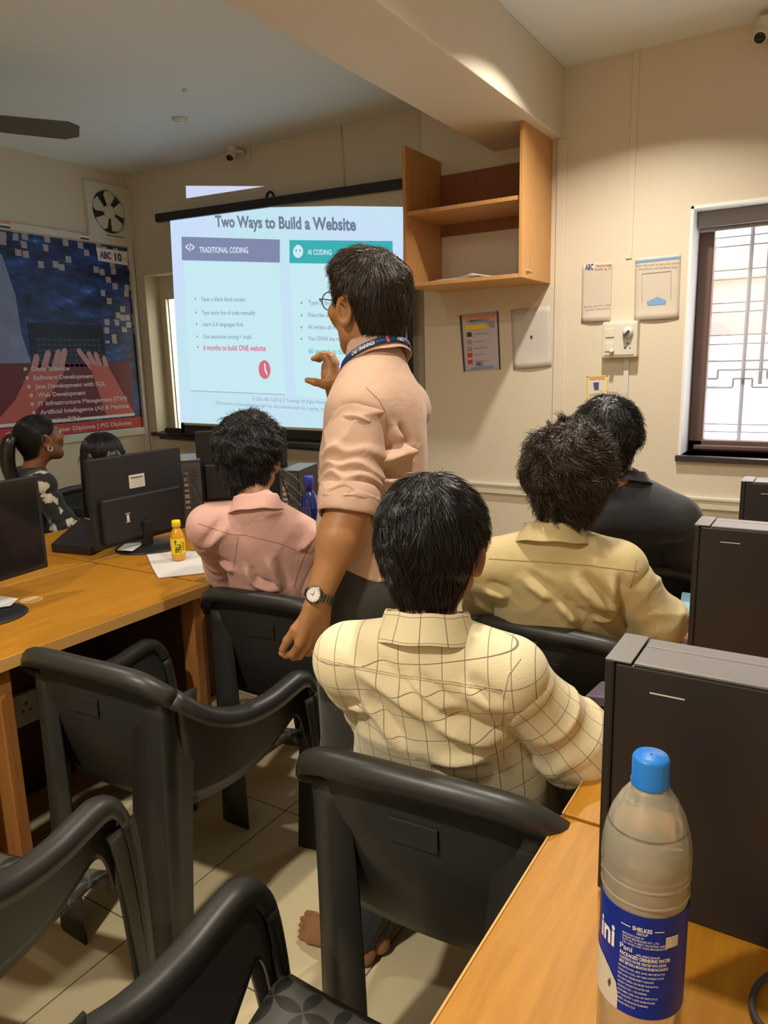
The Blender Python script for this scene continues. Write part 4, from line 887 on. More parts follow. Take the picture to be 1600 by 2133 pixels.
def lab_poly(name, m, uv, off=.0005):                       # polygon given by (arc metres from bearing, height); long edges cut fine
    P = []
    for i, (a, b) in enumerate(zip(uv, uv[1:] + uv[:1])):
        for t in np.linspace(0, 1, 7)[:-1]: P.append((a[0] * (1 - t) + b[0] * t, a[1] * (1 - t) + b[1] * t))
    cx = sum(p[0] for p in P) / len(P); cz = sum(p[1] for p in P) / len(P)
    rings = []; V = []
    for s in (1, .75, .5, .25): V += [((cx + (p[0] - cx) * s), (cz + (p[1] - cz) * s)) for p in P]
    V.append((cx, cz)); n = len(P)
    Fc = [(k * n + i, k * n + (i + 1) % n, (k + 1) * n + (i + 1) % n, (k + 1) * n + i) for k in range(3) for i in range(n)] + [(3 * n + i, 3 * n + (i + 1) % n, 4 * n) for i in range(n)]
    R = RL + off; return mk(name, [(q[0] + R * math.cos(bear + u / R), q[1] + R * math.sin(bear + u / R), q[2] + zl(z)) for (u, z) in V], Fc, m, wb, True)
mwl = mat('label_white', (.62, .60, .52), .35)
lab_poly('label_mountain', mwl, [(-.070, .030), (-.0205, .030), (-.0205, .050), (-.023, .066), (-.031, .078), (-.040, .086), (-.070, .092)])
lab_poly('label_leaf', mat('label_green', (.05, .06, .02), .4), [(-.031, .052), (-.029, .058), (-.030, .066), (-.033, .058)], .0010)
lab_poly('label_sticker', mwl, [(.022, .128), (.036, .128), (.036, .143), (.022, .143)])
lw_ = lambda s, u, z, h, wd_, m=M['tex_white'], b=.01: wrap_text(s, m, wb, q, RL + .0006, bear + u / RL, zl(z), h, wd_, bold=b)
lw_('ini', -.036, .112, .024, .020, b=.03)
lw_('SHELKES', 0, .1485, .0042, .018, b=.03); lw_('GROUP', 0, .1435, .003, .010)
for a, b in ((-.020, -.011), (.011, .020)): lab_poly('label_rule', M['tex_white'], [(a, .150), (b, .150), (b, .1512), (a, .1512)])
lines = [('MANUFACTURED BY', -.008, .1385, .020), ('SHELKE BEVERAGES PVT. LTD.', -.001, .1345, .034), ('PLOT NO. 12, MIDC INDUSTRIAL AREA', .002, .1305, .040), ('TAL. HAVELI, DIST. PUNE, MAHARASHTRA', .003, .1265, .042)]
for s, u, z, wd_ in lines: lw_(s, u, z, .0022, wd_, b=.004)
lw_('Pani', -.014, .1175, .006, .012, b=.01); lw_('with added minerals', .006, .1155, .0026, .022)
lw_('PACKAGED DRINKING WATER', .004, .1095, .0040, .048, b=.03); lw_('CONTENTS: WATER TREATED WITH OZONE', .002, .1040, .0030, .044, b=.02); lw_('BEST BEFORE 6 MONTHS FROM PACKAGING', .003, .0985, .0032, .046, b=.02)
for k, (s, wd_) in enumerate((('FOR BATCH NO., MFG. DATE, MRP SEE BOTTLE', .044), ('STORE IN A COOL, DRY AND HYGIENIC PLACE', .043), ('KEEP AWAY FROM DIRECT SUNLIGHT', .034), ('DO NOT REFILL OR REUSE THIS BOTTLE', .038), ('CRUSH THE BOTTLE AFTER USE', .030), ('LICENCE NO. 11521034000', .028), ('CUSTOMER CARE: CALL OR WRITE TO US', .038), ('NET QUANTITY 1 LITRE WHEN PACKED', .036), ('EXPIRY: SIX MONTHS FROM MFG.', .030), ('PLEASE RECYCLE', .018))):
    lw_(s, -.022 + wd_ / 2 + .001, .0925 - k * .0056, .0022, wd_, b=.006)
# blue booklet, purple corner, cable and white edge on the right desks
P = [hit(*p, 'Z', .7525) for p in ((1421, 1238), (1470, 1245), (1470, 1300), (1409, 1300))]
bk = thing('booklet', 'light blue booklet lying behind the middle computer tower', 'booklet', tuple(P[0]))
MB().prism(P, (0, 0, 0), (0, 0, .006)).build('pages', M['paper'], bk); MB().prism(P, (0, 0, .006), (0, 0, .0072)).build('cover', mat('cover_blue', (.28, .52, .70), .35), bk)
P = [hit(*p, 'Z', .775) for p in ((1218, 1449), (1252, 1418), (1300, 1420), (1300, 1455))]
kb = thing('keyboard', 'dark keyboard corner showing beside the nearest computer tower', 'keyboard', (float(P[0][0]), float(P[0][1]), .752))
MB().prism(P, (0, 0, 0), (0, 0, -.022)).build('keyboard_body', mat('purple_grey_plastic', (.16, .13, .20), .4), kb, bevel=.003)
tag(MB().tube(catmull([hit(*p, 'Z', .756) for p in ((1612, 2025), (1580, 2050), (1567, 2085), (1572, 2115), (1592, 2145))], 24), .0038, 8).build('power_cable', M['ink'], None, True), 'black cable curling on the desk at the lower right corner', 'cable')
P = [hit(*p, 'Z', .753) for p in ((1456, 1092), (1500, 1092), (1500, 1099), (1456, 1099))]
# folded pages on the sill below the screen
P = [hit(*p, 'Y', YL - .06) for p in ((338, 906), (388, 906), (388, 911), (350, 914))]
# ---------------------------------------------------------------- smooth bodies: distance fields meshed by surface nets
A_ = lambda v: np.array(v, dtype=float)
def nrm(v): v = A_(v); return v / (np.linalg.norm(v) + 1e-12)
def rc(P, a, b, r1, r2):
    a, b = A_(a), A_(b); ba = b - a; pa = P - a; h = np.clip(pa @ ba / (ba @ ba + 1e-12), 0, 1)
    return np.linalg.norm(pa - h[:, None] * ba, axis=1) - (r1 + (r2 - r1) * h)
def ell(P, c, r, R=None):
    Q = P - A_(c); Q = Q @ R if R is not None else Q; r = A_(r)
    k0 = np.linalg.norm(Q / r, axis=1); k1 = np.linalg.norm(Q / (r * r), axis=1) + 1e-9
    return np.where(k0 < 1e-3, -r.min(), k0 * (k0 - 1) / k1)
def smin(a, b, k):
    h = np.clip(.5 + .5 * (b - a) / k, 0, 1); return b * (1 - h) + a * h - k * h * (1 - h)
def smax(a, b, k): return -smin(-a, -b, k)
class Fd:
    def __init__(s): s.ops = []; s.post = []
    def rc(s, a, b, r1, r2=None, k=.02): s.ops.append((lambda P, a=A_(a), b=A_(b), r1=r1, r2=r2 if r2 is not None else r1: rc(P, a, b, r1, r2), k)); return s
    def ell(s, c, r, R=None, k=.02): s.ops.append((lambda P, c=A_(c), r=A_(r), R=R: ell(P, c, r, R), k)); return s
    def fn(s, f, k=.02): s.ops.append((f, k)); return s
    def __call__(s, P):
        d = None
        for f, k in s.ops: q = f(P); d = q if d is None else smin(d, q, k)
        for f in s.post: d = f(P, d)
        return d
def noise(P, f, seed=0, oct=2):
    r = np.random.RandomState(seed); v = 0; a = 1
    for o in range(oct):
        for i in range(4):
            k = r.normal(size=3); k = k / np.linalg.norm(k) * f * (1.0 + .6 * r.rand()) * 2 ** o; v = v + a * np.sin(P @ k + r.rand() * 6.28 + 1.3 * np.sin(P @ r.normal(size=3) * f * .6))
        a *= .5
    return v / 4
def surf(fn, lo, hi, h):
    lo, hi = A_(lo), A_(hi); nb = np.ceil((hi - lo) / (4 * h)).astype(int); n = nb * 4
    cx = [lo[i] + (np.arange(nb[i]) * 4 + 1.5) * h for i in range(3)]
    G = np.stack(np.meshgrid(*cx, indexing='ij'), -1).reshape(-1, 3); d = fn(G).reshape(nb)
    V = np.repeat(np.repeat(np.repeat(d, 4, 0), 4, 1), 4, 2).astype(np.float32)
    act = np.argwhere(np.abs(d) < 4 * h * 1.5 + .008)
    off = np.stack(np.meshgrid(*[np.arange(4)] * 3, indexing='ij'), -1).reshape(-1, 3)
    for s in range(0, len(act), 8000):
        ii = (act[s:s + 8000, None] * 4 + off).reshape(-1, 3); V[ii[:, 0], ii[:, 1], ii[:, 2]] = fn(lo + ii * h)
    S = V < 0; nx, ny, nz = n
    cnt = np.zeros((nx - 1, ny - 1, nz - 1), np.uint8)
    cs = [(i, j, k) for i in (0, 1) for j in (0, 1) for k in (0, 1)]
    for (i, j, k) in cs: cnt += S[i:nx - 1 + i, j:ny - 1 + j, k:nz - 1 + k]
    cells = np.argwhere((cnt > 0) & (cnt < 8)); idx = -np.ones(cnt.shape, np.int64); idx[tuple(cells.T)] = np.arange(len(cells))
    val = {c: V[cells[:, 0] + c[0], cells[:, 1] + c[1], cells[:, 2] + c[2]].astype(float) for c in cs}
    acc = np.zeros((len(cells), 3)); num = np.zeros(len(cells))
    for a in cs:
        for ax in range(3):
            if a[ax]: continue
            b = tuple(1 if q == ax else a[q] for q in range(3)); va, vb = val[a], val[b]; m = (va < 0) != (vb < 0)
            t = np.where(m, va / np.where(m, va - vb, 1), 0); p = np.tile(A_(a), (len(cells), 1)); p[:, ax] += t; acc[m] += p[m]; num[m] += 1
    W_ = lo + (cells + acc / num[:, None]) * h; Q = []
    for ax in range(3):
        o1, o2 = [q for q in range(3) if q != ax]
        sl0 = [slice(1, n[q] - 1) for q in range(3)]; sl1 = list(sl0); sl0[ax] = slice(0, n[ax] - 1); sl1[ax] = slice(1, n[ax])
        a, b = S[tuple(sl0)], S[tuple(sl1)]; e = np.argwhere(a != b); inside = a[tuple(e.T)]
        e = e.copy(); 
        for q in range(3):
            if q != ax: e[:, q] += 1
        def cell(d1, d2): c = e.copy(); c[:, o1] += d1; c[:, o2] += d2; return idx[tuple(c.T)]
        q = np.stack([cell(-1, -1), cell(0, -1), cell(0, 0), cell(-1, 0)], 1)
        if ax == 1: q = q[:, ::-1]
        q[~inside] = q[~inside][:, ::-1]; Q.append(q)
    Q = np.concatenate(Q); Q = Q[(Q >= 0).all(1)]
    return W_, Q
def fld_mesh(name, fn, lo, hi, h, m, parent, attr=None, **k):
    V, Q = surf(fn, lo, hi, h); o = mk(name, V, Q, m, parent, True, **k)
    if attr is not None:
        U = attr(V); at = o.data.attributes.new('cloth', 'FLOAT_VECTOR', 'POINT'); at.data.foreach_set('vector', U.astype(np.float32).ravel())
    return o, V
def grad(fn, P, e=.002):
    return np.stack([fn(P + d) - fn(P - d) for d in np.eye(3) * e], 1)

def skin(name, col):
    m, nt, N, L, B = nodes(name); B.inputs['Roughness'].default_value = .48; B.inputs['Subsurface Weight'].default_value = .12; B.inputs['Subsurface Radius'].default_value = (.02, .008, .004); B.inputs['Subsurface Scale'].default_value = .4
    tc = N.new('ShaderNodeTexCoord'); nz = N.new('ShaderNodeTexNoise'); nz.inputs['Scale'].default_value = 22; nz.inputs['Detail'].default_value = 4; L.new(tc.outputs['Object'], nz.inputs[0])
    x = N.new('ShaderNodeMix'); x.data_type = 'RGBA'; x.inputs[6].default_value = (*[c * .84 for c in col], 1); x.inputs[7].default_value = (*[min(1, c * 1.12) for c in col], 1); L.new(nz.outputs[0], x.inputs[0]); L.new(x.outputs[2], B.inputs['Base Color'])
    n2 = N.new('ShaderNodeTexNoise'); n2.inputs['Scale'].default_value = 350; L.new(tc.outputs['Object'], n2.inputs[0]); bp = N.new('ShaderNodeBump'); bp.inputs['Strength'].default_value = .15; bp.inputs['Distance'].default_value = .001; L.new(n2.outputs[0], bp.inputs['Height']); L.new(bp.outputs[0], B.inputs['Normal'])
    return m
def cloth(name, col, rough=.8, weave=900, wb=.15, sheen=.2, crinkle=.0, blot=None):
    m, nt, N, L, B = nodes(name); B.inputs['Base Color'].default_value = (*col, 1); B.inputs['Roughness'].default_value = rough; B.inputs['Sheen Weight'].default_value = sheen
    tc = N.new('ShaderNodeTexCoord'); nz = N.new('ShaderNodeTexNoise'); nz.inputs['Scale'].default_value = weave; L.new(tc.outputs['Object'], nz.inputs[0])
    bp = N.new('ShaderNodeBump'); bp.inputs['Strength'].default_value = wb; bp.inputs['Distance'].default_value = .0008; L.new(nz.outputs[0], bp.inputs['Height'])
    n3 = N.new('ShaderNodeTexNoise'); n3.inputs['Scale'].default_value = 16; n3.inputs['Detail'].default_value = 5; n3.inputs['Distortion'].default_value = 1.2; L.new(tc.outputs['Object'], n3.inputs[0])
    b2 = N.new('ShaderNodeBump'); b2.inputs['Strength'].default_value = .55; b2.inputs['Distance'].default_value = .006; L.new(n3.outputs[0], b2.inputs['Height']); L.new(bp.outputs[0], b2.inputs['Normal']); L.new(b2.outputs[0], B.inputs['Normal'])
    if blot:
        n4 = N.new('ShaderNodeTexNoise'); n4.inputs['Scale'].default_value = 7; n4.inputs['Detail'].default_value = 6; L.new(tc.outputs['Object'], n4.inputs[0]); cr = N.new('ShaderNodeValToRGB'); cr.color_ramp.elements[0].position = .56; cr.color_ramp.elements[1].position = .58
        cr.color_ramp.elements[0].color = (*col, 1); cr.color_ramp.elements[1].color = (*blot, 1); L.new(n4.outputs[0], cr.inputs[0]); L.new(cr.outputs[0], B.inputs['Base Color'])
    return m
def check_cloth(name, base, line):
    m, nt, N, L, B = nodes(name); B.inputs['Roughness'].default_value = .85; B.inputs['Sheen Weight'].default_value = .2
    at = N.new('ShaderNodeAttribute'); at.attribute_name = 'cloth'; sp = N.new('ShaderNodeSeparateXYZ'); L.new(at.outputs['Vector'], sp.inputs[0])
    def mth(op, a, b=None):
        n = N.new('ShaderNodeMath'); n.operation = op
        for i, q in enumerate((a, b)):
            if q is None: continue
            if isinstance(q, (int, float)): n.inputs[i].default_value = q
            else: L.new(q, n.inputs[i])
        return n.outputs[0]
    def ln(s, per, wd): return mth('LESS_THAN', mth('MULTIPLY', mth('ABSOLUTE', mth('SUBTRACT', mth('FRACT', mth('ADD', mth('MULTIPLY', s, 1 / per), 40.5)), .5)), per), wd)
    msk = mth('MAXIMUM', ln(sp.outputs[0], .0365, .00065), ln(sp.outputs[1], .043, .00065))
    x = N.new('ShaderNodeMix'); x.data_type = 'RGBA'; x.inputs[6].default_value = (*base, 1); x.inputs[7].default_value = (*line, 1); L.new(msk, x.inputs[0]); L.new(x.outputs[2], B.inputs['Base Color'])
    mp = N.new('ShaderNodeMapping'); mp.inputs['Scale'].default_value = (90, 700, 1); L.new(at.outputs['Vector'], mp.inputs[0]); nz = N.new('ShaderNodeTexNoise'); nz.inputs['Scale'].default_value = 1; nz.inputs['Detail'].default_value = 3; L.new(mp.outputs[0], nz.inputs[0])
    bp = N.new('ShaderNodeBump'); bp.inputs['Strength'].default_value = .5; bp.inputs['Distance'].default_value = .0015; L.new(nz.outputs[0], bp.inputs['Height']); L.new(bp.outputs[0], B.inputs['Normal'])
    return m
def hairmat(name, col, rough=.32):
    m, nt, N, L, B = nodes(name); B.inputs['Base Color'].default_value = (*col, 1); B.inputs['Roughness'].default_value = rough; B.inputs['Specular IOR Level'].default_value = .6; return m

def frame_of(psi, pitch=0, roll=0):
    """columns: right, forward, up; psi = turn to the left from +Y, pitch = chin up"""
    c, s = math.cos(psi), math.sin(psi); r = A_((c, s, 0)); f = A_((-s, c, 0)); u = A_((0, 0, 1.0))
    f2 = f * math.cos(pitch) + u * math.sin(pitch); u2 = u * math.cos(pitch) - f * math.sin(pitch)
    r2 = r * math.cos(roll) + u2 * math.sin(roll); u3 = u2 * math.cos(roll) - r * math.sin(roll)
    return np.stack([r2, f2, u3], 1)
def head_field(c, R):
    c = A_(c); L = Fd()
    L.ell((0, -.012, .028), (.073, .094, .083), k=.02).ell((0, .022, -.03), (.056, .066, .075), k=.03)
    L.rc((-.042, .01, -.060), (0, .062, -.092), .020, .018, k=.03).rc((.042, .01, -.060), (0, .062, -.092), .020, .018, k=.03)       # jaw
    L.rc((0, .088, .018), (0, .108, -.018), .007, .0115, k=.012).rc((-.012, .095, -.022), (.012, .095, -.022), .007, .007, k=.008)       # nose
    L.rc((-.036, .076, .030), (.036, .076, .030), .011, .011, k=.015)                                                                      # brow
    L.rc((-.018, .086, -.052), (.018, .086, -.052), .0055, .0055, k=.006).rc((-.015, .084, -.060), (.015, .084, -.060), .006, .006, k=.006) # lips
    L.rc((-.046, .066, -.012), (-.030, .076, -.03), .018, .016, k=.02).rc((.046, .066, -.012), (.030, .076, -.03), .018, .016, k=.02)    # cheeks
    def sock(P, d):
        for s in (-1, 1): d = smax(d, -(np.linalg.norm((P - A_((s * .031, .092, .010))) / A_((1.2, 1, .8)), axis=1) - .013), .008)
        return d
    L.post.append(sock)
    E = Fd()
    for s in (-1, 1):
        E.ell((s * .031, .074, .010), (.0118, .0118, .0118), k=.003)
        Re = frame_of(0); 
        def ear(P, s=s):
            Q = P - A_((s * .079, -.012, -.004)); a = .42 * s; x = Q[:, 0] * math.cos(a) - Q[:, 1] * math.sin(a) * 1; y = Q[:, 0] * math.sin(a) + Q[:, 1] * math.cos(a); z = Q[:, 2] + .15 * Q[:, 1]
            e = np.sqrt((y / .019) ** 2 + (z / .033) ** 2 + 1e-9); rim = np.sqrt(((e - .86) * .017) ** 2 + x ** 2) - .0048; pl = np.maximum(np.abs(x + s * .004) - .0028, (e - .9) * .018)
            lobe = np.sqrt(x ** 2 + (y + .001) ** 2 + (z + .029) ** 2) - .0085; return smin(smin(rim, pl, .004), lobe, .006)
        E.fn(ear, k=.006)
    def f(P):
        Q = (P - c) @ R; return smin(L(Q), E(Q), .006)
    return f
def add_hand(F, w, d, t, n, curls=(.35, .4, .45, .5), thumb=(.7, .3), sc=1.0, r0=.0085, k=.007):
    """w wrist, d towards the fingers, t towards the thumb side, n out of the back of the hand"""
    d, t, n = nrm(d), nrm(t), nrm(n); w = A_(w)
    offs = (.031, .0105, -.0105, -.030); lens = (.072, .080, .074, .058); kn = []
    for i in range(4):
        K = w + (d * (.088 - (.004, 0, .004, .012)[i]) + t * offs[i]) * sc; kn.append(K)
        F.rc(w + t * offs[i] * .55 * sc + d * .008, K, .0165 * sc, .0115 * sc, k=.010)
        p = K; a = 0
        for j, fr_ in enumerate((.46, .30, .24)):
            a += curls[i] * (1.0, 1.15, .8)[j]; v = nrm(d * math.cos(a) - n * math.sin(a) + t * (.05, .01, -.02, -.06)[i]); q = p + v * lens[i] * fr_ * sc
            F.rc(p, q, (r0 - j * .0008) * sc, (r0 - .0007 - j * .0008) * sc, k=.0035); p = q
    b = w + (d * .022 + t * .022) * sc; v = nrm(d * math.cos(thumb[0]) + t * math.sin(thumb[0]) - n * .35); m1 = b + v * .042 * sc
    F.rc(w + d * .01, m1, .018 * sc, .0115 * sc, k=.010); v2 = nrm(v + d * thumb[1] * .8 - n * thumb[1] * .4); m2 = m1 + v2 * .030 * sc; F.rc(m1, m2, .0105 * sc, .0095 * sc, k=.004)
    F.rc(m2, m2 + nrm(v2 + d * .25) * .024 * sc, .0095 * sc, .0072 * sc, k=.004); return kn

def strands(name, surf_f, V, c, R, parent, m, n, length, rad, crown=(0, -.05, .11), swirl=.3, lift=.004, curl=0, messy=.25, down=.35, seed=1, steps=7, fwd=0, keep=None, comb=None):
    rs = np.random.RandomState(seed); c = A_(c); Q = (V - c) @ R
    ok = np.arange(len(V)) if keep is None else np.nonzero(keep(Q))[0]
    ii = ok[rs.randint(0, len(ok), n)]; p = V[ii] + rs.normal(size=(n, 3)) * .0015; ln = length * (.55 + .7 * rs.rand(n)); tgt = lift * rs.rand(n) ** 1.5
    pts = [p.copy()]; ph = noise(p, 38, seed + 5, 1) * 3.5 + rs.rand(n) * .5; crw = c + R @ A_(crown)
    for s in range(steps):
        g = grad(surf_f, p); g /= np.linalg.norm(g, axis=1)[:, None] + 1e-9
        if comb is not None: d = comb((p - c) @ R) @ R.T
        else: d = (p - crw); d /= np.linalg.norm(d, axis=1)[:, None] + 1e-9
        d = d + np.cross(g, d) * swirl; d[:, 2] -= down; d += fwd * R[:, 1]
        nv = np.stack([noise(p, 60, seed + 11 + q, 2) for q in range(3)], 1); d += nv * messy * 1.3 + rs.normal(size=(n, 3)) * messy * .05
        d -= g * (d * g).sum(1)[:, None]; d /= np.linalg.norm(d, axis=1)[:, None] + 1e-9
        p = p + d * (ln / steps)[:, None]; dd = surf_f(p); fr_ = (s + 1) / steps
        p = p + g * np.clip(tgt * (.4 + fr_ ** 1.5 * 1.6) + .0008 - dd, -.006, .006)[:, None]
        q = p
        if curl: a = ph + (s + 1) * ln / steps / .022 * 6.28 * .5; bb = np.cross(g, d); q = p + (np.cos(a)[:, None] * g + np.sin(a)[:, None] * bb) * curl * fr_ ** .5
        pts.append(q.copy())
    T = np.stack(pts, 1); m_ = steps + 1
    t = np.gradient(T, axis=1); t /= np.linalg.norm(t, axis=2)[..., None] + 1e-9; up = rs.normal(size=(n, 1, 3)); a = np.cross(t, up); a /= np.linalg.norm(a, axis=2)[..., None] + 1e-9; b = np.cross(t, a)
    rr = (rad * np.linspace(1, .25, m_))[None, :, None]
    VV = np.stack([T + (a * math.cos(q) + b * math.sin(q)) * rr for q in (0, 2.094, 4.189)], 2).reshape(-1, 3)
    base = (np.arange(n) * m_ * 3)[:, None, None] + (np.arange(m_ - 1) * 3)[None, :, None]; j = np.arange(3)[None, None, :]; j2 = (j + 1) % 3
    Fc = np.stack([base + j, base + j2, base + 3 + j2, base + 3 + j], -1).reshape(-1, 4)
    return mk(name, VV, Fc, m, parent, True)
def hair_field(c, R, rx=.086, ry=.106, rz=.100, cz=.030, cy=-.014, amp=.004, fq=70, seed=1, nape=-.085, line=None, extra=None, taper=3.2):
    c = A_(c); xs, zs = line or ((-.13, -.06, -.028, -.012, .012, .030, .055, .075, .11), (nape, nape + .004, -.035, .030, .020, -.002, .045, .072, .082))
    def f(P):
        Q = (P - c) @ R; Qs = Q * np.stack([1 + np.clip(-Q[:, 2], 0, .12) * taper, np.ones(len(Q)), np.ones(len(Q))], 1); d = ell(Qs, (0, cy, cz), (rx, ry, rz))
        d = smin(d, ell(Qs, (0, -.042, -.045), (rx * .80, .056, .078)), .03)
        if extra: d = extra(Q, d)
        d = d - amp * noise(Q, fq, seed, 2) * np.clip((Q[:, 2] + .10) / .08, .2, 1)
        cut = np.interp(Q[:, 1], xs, zs) + .060 * np.clip((np.abs(Q[:, 0]) - .050) / .035, 0, 1) * (Q[:, 1] < -.02) - Q[:, 2]; return smax(d, cut * .75, .006)
    return f

def shirt_torso(N_, SL, SR, H_, w=.165, dp=.105, infl=.012, folds=(), namp=.003, nf=26, seed=1, low=None, hemz=None, belly=0, shr=.050, fpx=()):
    """returns field, local frame (origin hip; x right, y forward, z up the spine)"""
    N_, SL, SR, H_ = map(A_, (N_, SL, SR, H_)); u = nrm(N_ - H_); r = SR - SL; r = nrm(r - (r @ u) * u); f = np.cross(u, r); R = np.stack([r, f, u], 1); Lg = np.linalg.norm(N_ - H_)
    F = Fd(); mid = (SL + SR) / 2; sw = np.linalg.norm(SR - SL) / 2
    folds = list(folds)
    for (x0, y0, x1, y1, wd, am) in fpx:                 # creases located where the photo shows them, on the plane of the back
        q = []
        for p in ((x0, y0), (x1, y1)):
            dr = ray(*p); pl = H_ - f * dp; t = ((pl - EYE) @ f) / (dr @ f); L_ = (EYE + dr * t - H_) @ R; q += [L_[0], L_[2]]
        folds.append((*q, wd * .9, am * 1.35, 1))
    F.rc(SL, SR, shr, shr, k=.05)
    F.ell(H_ + u * Lg * .66 + f * .012, (sw * .92 + .012, dp, Lg * .34), R, k=.05)
    F.ell(H_ + u * Lg * .30 + f * (.012 + belly), (w, dp * 1.05 + belly, Lg * .36), R, k=.06)
    F.ell(H_ + u * .01 + f * .01, (w * 1.05, dp * 1.12, .13), R, k=.06)
    F.rc(N_ + f * .012 - u * .030, SL + u * .002, .040, .048, k=.03); F.rc(N_ + f * .012 - u * .030, SR + u * .002, .040, .048, k=.03); F.rc(N_ + f * .012 - u * .008, N_ + f * .012 - u * .12, .050, .070, k=.02)
    def post(P, d):
        Q = (P - H_) @ R; d = d - infl
        q = Q * A_((1, .5, .55)); nz = (1 - np.abs(noise(q, nf * .6, seed, 2))) ** 3 * 1.8 - .7
        d = d - namp * nz * np.clip(1.25 - Q[:, 2] / Lg, .25, 1)
        for (x0, z0, x1, z1, wd, am, side) in folds:
            if side: msk = np.clip((-Q[:, 1] * side + .02) / .04, 0, 1)
            else: msk = 1
            a = A_((x0, z0)); b = A_((x1, z1)); ba = b - a; pa = Q[:, [0, 2]] - a; hh = np.clip(pa @ ba / (ba @ ba), 0, 1); nn = A_((-ba[1], ba[0])) / np.linalg.norm(ba)
            sd = pa @ nn; dist = np.linalg.norm(pa - hh[:, None] * ba, axis=1); tp = np.clip(4 * hh * (1 - hh) + .15, 0, 1)
            d = d - msk * am * tp * (np.exp(-(dist / wd) ** 2) - .75 * np.exp(-((dist - wd * 1.5) / (wd * .9)) ** 2) * (sd > 0))
        if hemz is not None: d = smax(d, hemz - P[:, 2], .006)
        return d
    F.post.append(post); return F, R, H_, Lg
def sleeve_field(S, E, W_, r1, r2, r3, namp=.0035, seed=3, rings=(), cut=None, cutr=None, frq=30):
    S, E, W_ = map(A_, (S, E, W_)); S0 = S; F = Fd(); F.rc(S + nrm(E - S) * .022, E, r1 * .93, r2, k=.03); F.rc(E, W_, r2, r3, k=.03); L1 = np.linalg.norm(E - S); L2 = np.linalg.norm(W_ - E); d1, d2 = nrm(E - S), nrm(W_ - E)
    def along(P):
        a = np.clip((P - S) @ d1, -.1, None); b = (P - E) @ d2; dist1 = rc(P, S, E, 0, 0); dist2 = rc(P, E, W_, 0, 0); return np.where(dist2 < dist1, L1 + b, np.minimum(a, L1))
    def post(P, d):
        s = along(P); q = P.copy(); d = d - namp * ((1 - np.abs(noise(q, frq * .6, seed, 2))) ** 3 * 1.8 - .7)
        ax = nrm(E - S)
        for (s0, wd, am, ph) in rings:
            tw = noise(P, 28, seed + 7, 1); d = d - am * np.exp(-((s - s0 + .010 * tw + .006 * np.sin(ph + 9 * P[:, 0] * 10)) / wd) ** 2)
        if cut is not None: d = smax(d, s - cut, .004)
        return d
    F.post.append(post)
    def uv(V):
        s = along(V); ref = nrm(np.cross(d1, (0, 1.0, 0))); r2_ = np.cross(d1, ref); pc = np.where((s < L1)[:, None], S + np.outer(s, d1), E + np.outer(s - L1, d2)); q = V - pc
        return np.stack([np.arctan2(q @ r2_, q @ ref) * r1 * 1.15, s, s * 0], 1)
    return F, uv
def bounds(pts, pad): P = np.array([A_(p) for p in pts]); return P.min(0) - pad, P.max(0) + pad
def collar(parent, m, N_, R, rx=.064, ry=.066, up=.040, leaf=.046, tipdrop=.03, attr=False, open_=.5, tilt=.28, spread=.012):
    """band round the neck with a leaf folded down; R columns right, forward, up"""
    r, f, u = R[:, 0], R[:, 1], R[:, 2]; u2 = nrm(u + f * tilt); f2 = np.cross(u2, r); prof = 9; n = 56; V = []; U = []
    for i in range(n + 1):
        a = -math.pi + open_ + (2 * math.pi - 2 * open_) * i / n                     # 0 = back of the neck
        cs, sn = math.cos(a), math.sin(a); fr_ = abs(a) / math.pi; e = r * sn * 1.0 - f2 * cs
        c0 = N_ + f2 * .016; base = c0 + r * sn * rx - f2 * cs * ry; drop = leaf + tipdrop * fr_ ** 2; outw = .003 + .010 * fr_
        rows = [(0, -.014), (0, up * .5), (.0, up * .92), (.0022, up), (.005, up * .97), (.006 + spread * .3, up * .97 - drop * .35), (.006 + spread * .7 + outw * .5, up * .97 - drop * .7), (.006 + spread + outw, up * .97 - drop * 1.0)]
        for (o, z) in rows: z2 = z - .012 * fr_ ** 2 * (1 if z > 0 else 0); V.append(base + nrm(e) * o + u2 * (z2 + .0012 * math.sin(7 * a))); U.append((a * rx, z, 0))
    k = len(rows); Fc = [(i * k + j, i * k + j + 1, (i + 1) * k + j + 1, (i + 1) * k + j) for i in range(n) for j in range(k - 1)]
    o = mk('collar', V, Fc, m, parent, True); at = o.data.attributes.new('cloth', 'FLOAT_VECTOR', 'POINT'); at.data.foreach_set('vector', np.array(U, dtype=np.float32).ravel())
    mods(o, solid=.0022, sub=1); return o, c0, (r, f2, u2)
def seam(parent, m, F, line, r=.0011, name='seam', lift=.0002):
    """thread line lying on the cloth where the photo shows it"""
    P = [A_(p) for p in line]; out = []
    for a, b in zip(P, P[1:]):
        for t in np.linspace(0, 1, 9)[:-1]: out.append(a * (1 - t) + b * t)
    out.append(P[-1]); D = np.array([nrm(ray(*q)) for q in out]); W_ = EYE + D * .75
    for _ in range(160): W_ = W_ + D * np.clip(F(W_), -.01, .04)[:, None] * .7
    pts = [w_ - d_ * lift for w_, d_, g in zip(W_, D, F(W_)) if abs(g) < .002 and np.linalg.norm(w_ - EYE) < 3.2]
    return MB().tube(pts, r, 5).build(name, m, parent, True) if len(pts) > 3 else None
def back_uv(R, H_):
    def f(V):
        Q = (V - H_) @ R; x = Q[:, 0]; a = np.clip(np.abs(x) - .13, 0, None); return np.stack([x + np.sign(x) * a * .5 * 0 + .02 * np.clip(.05 - np.abs(Q[:, 1]), -.1, 0) * 0, Q[:, 2], Q[:, 1]], 1)
    return f
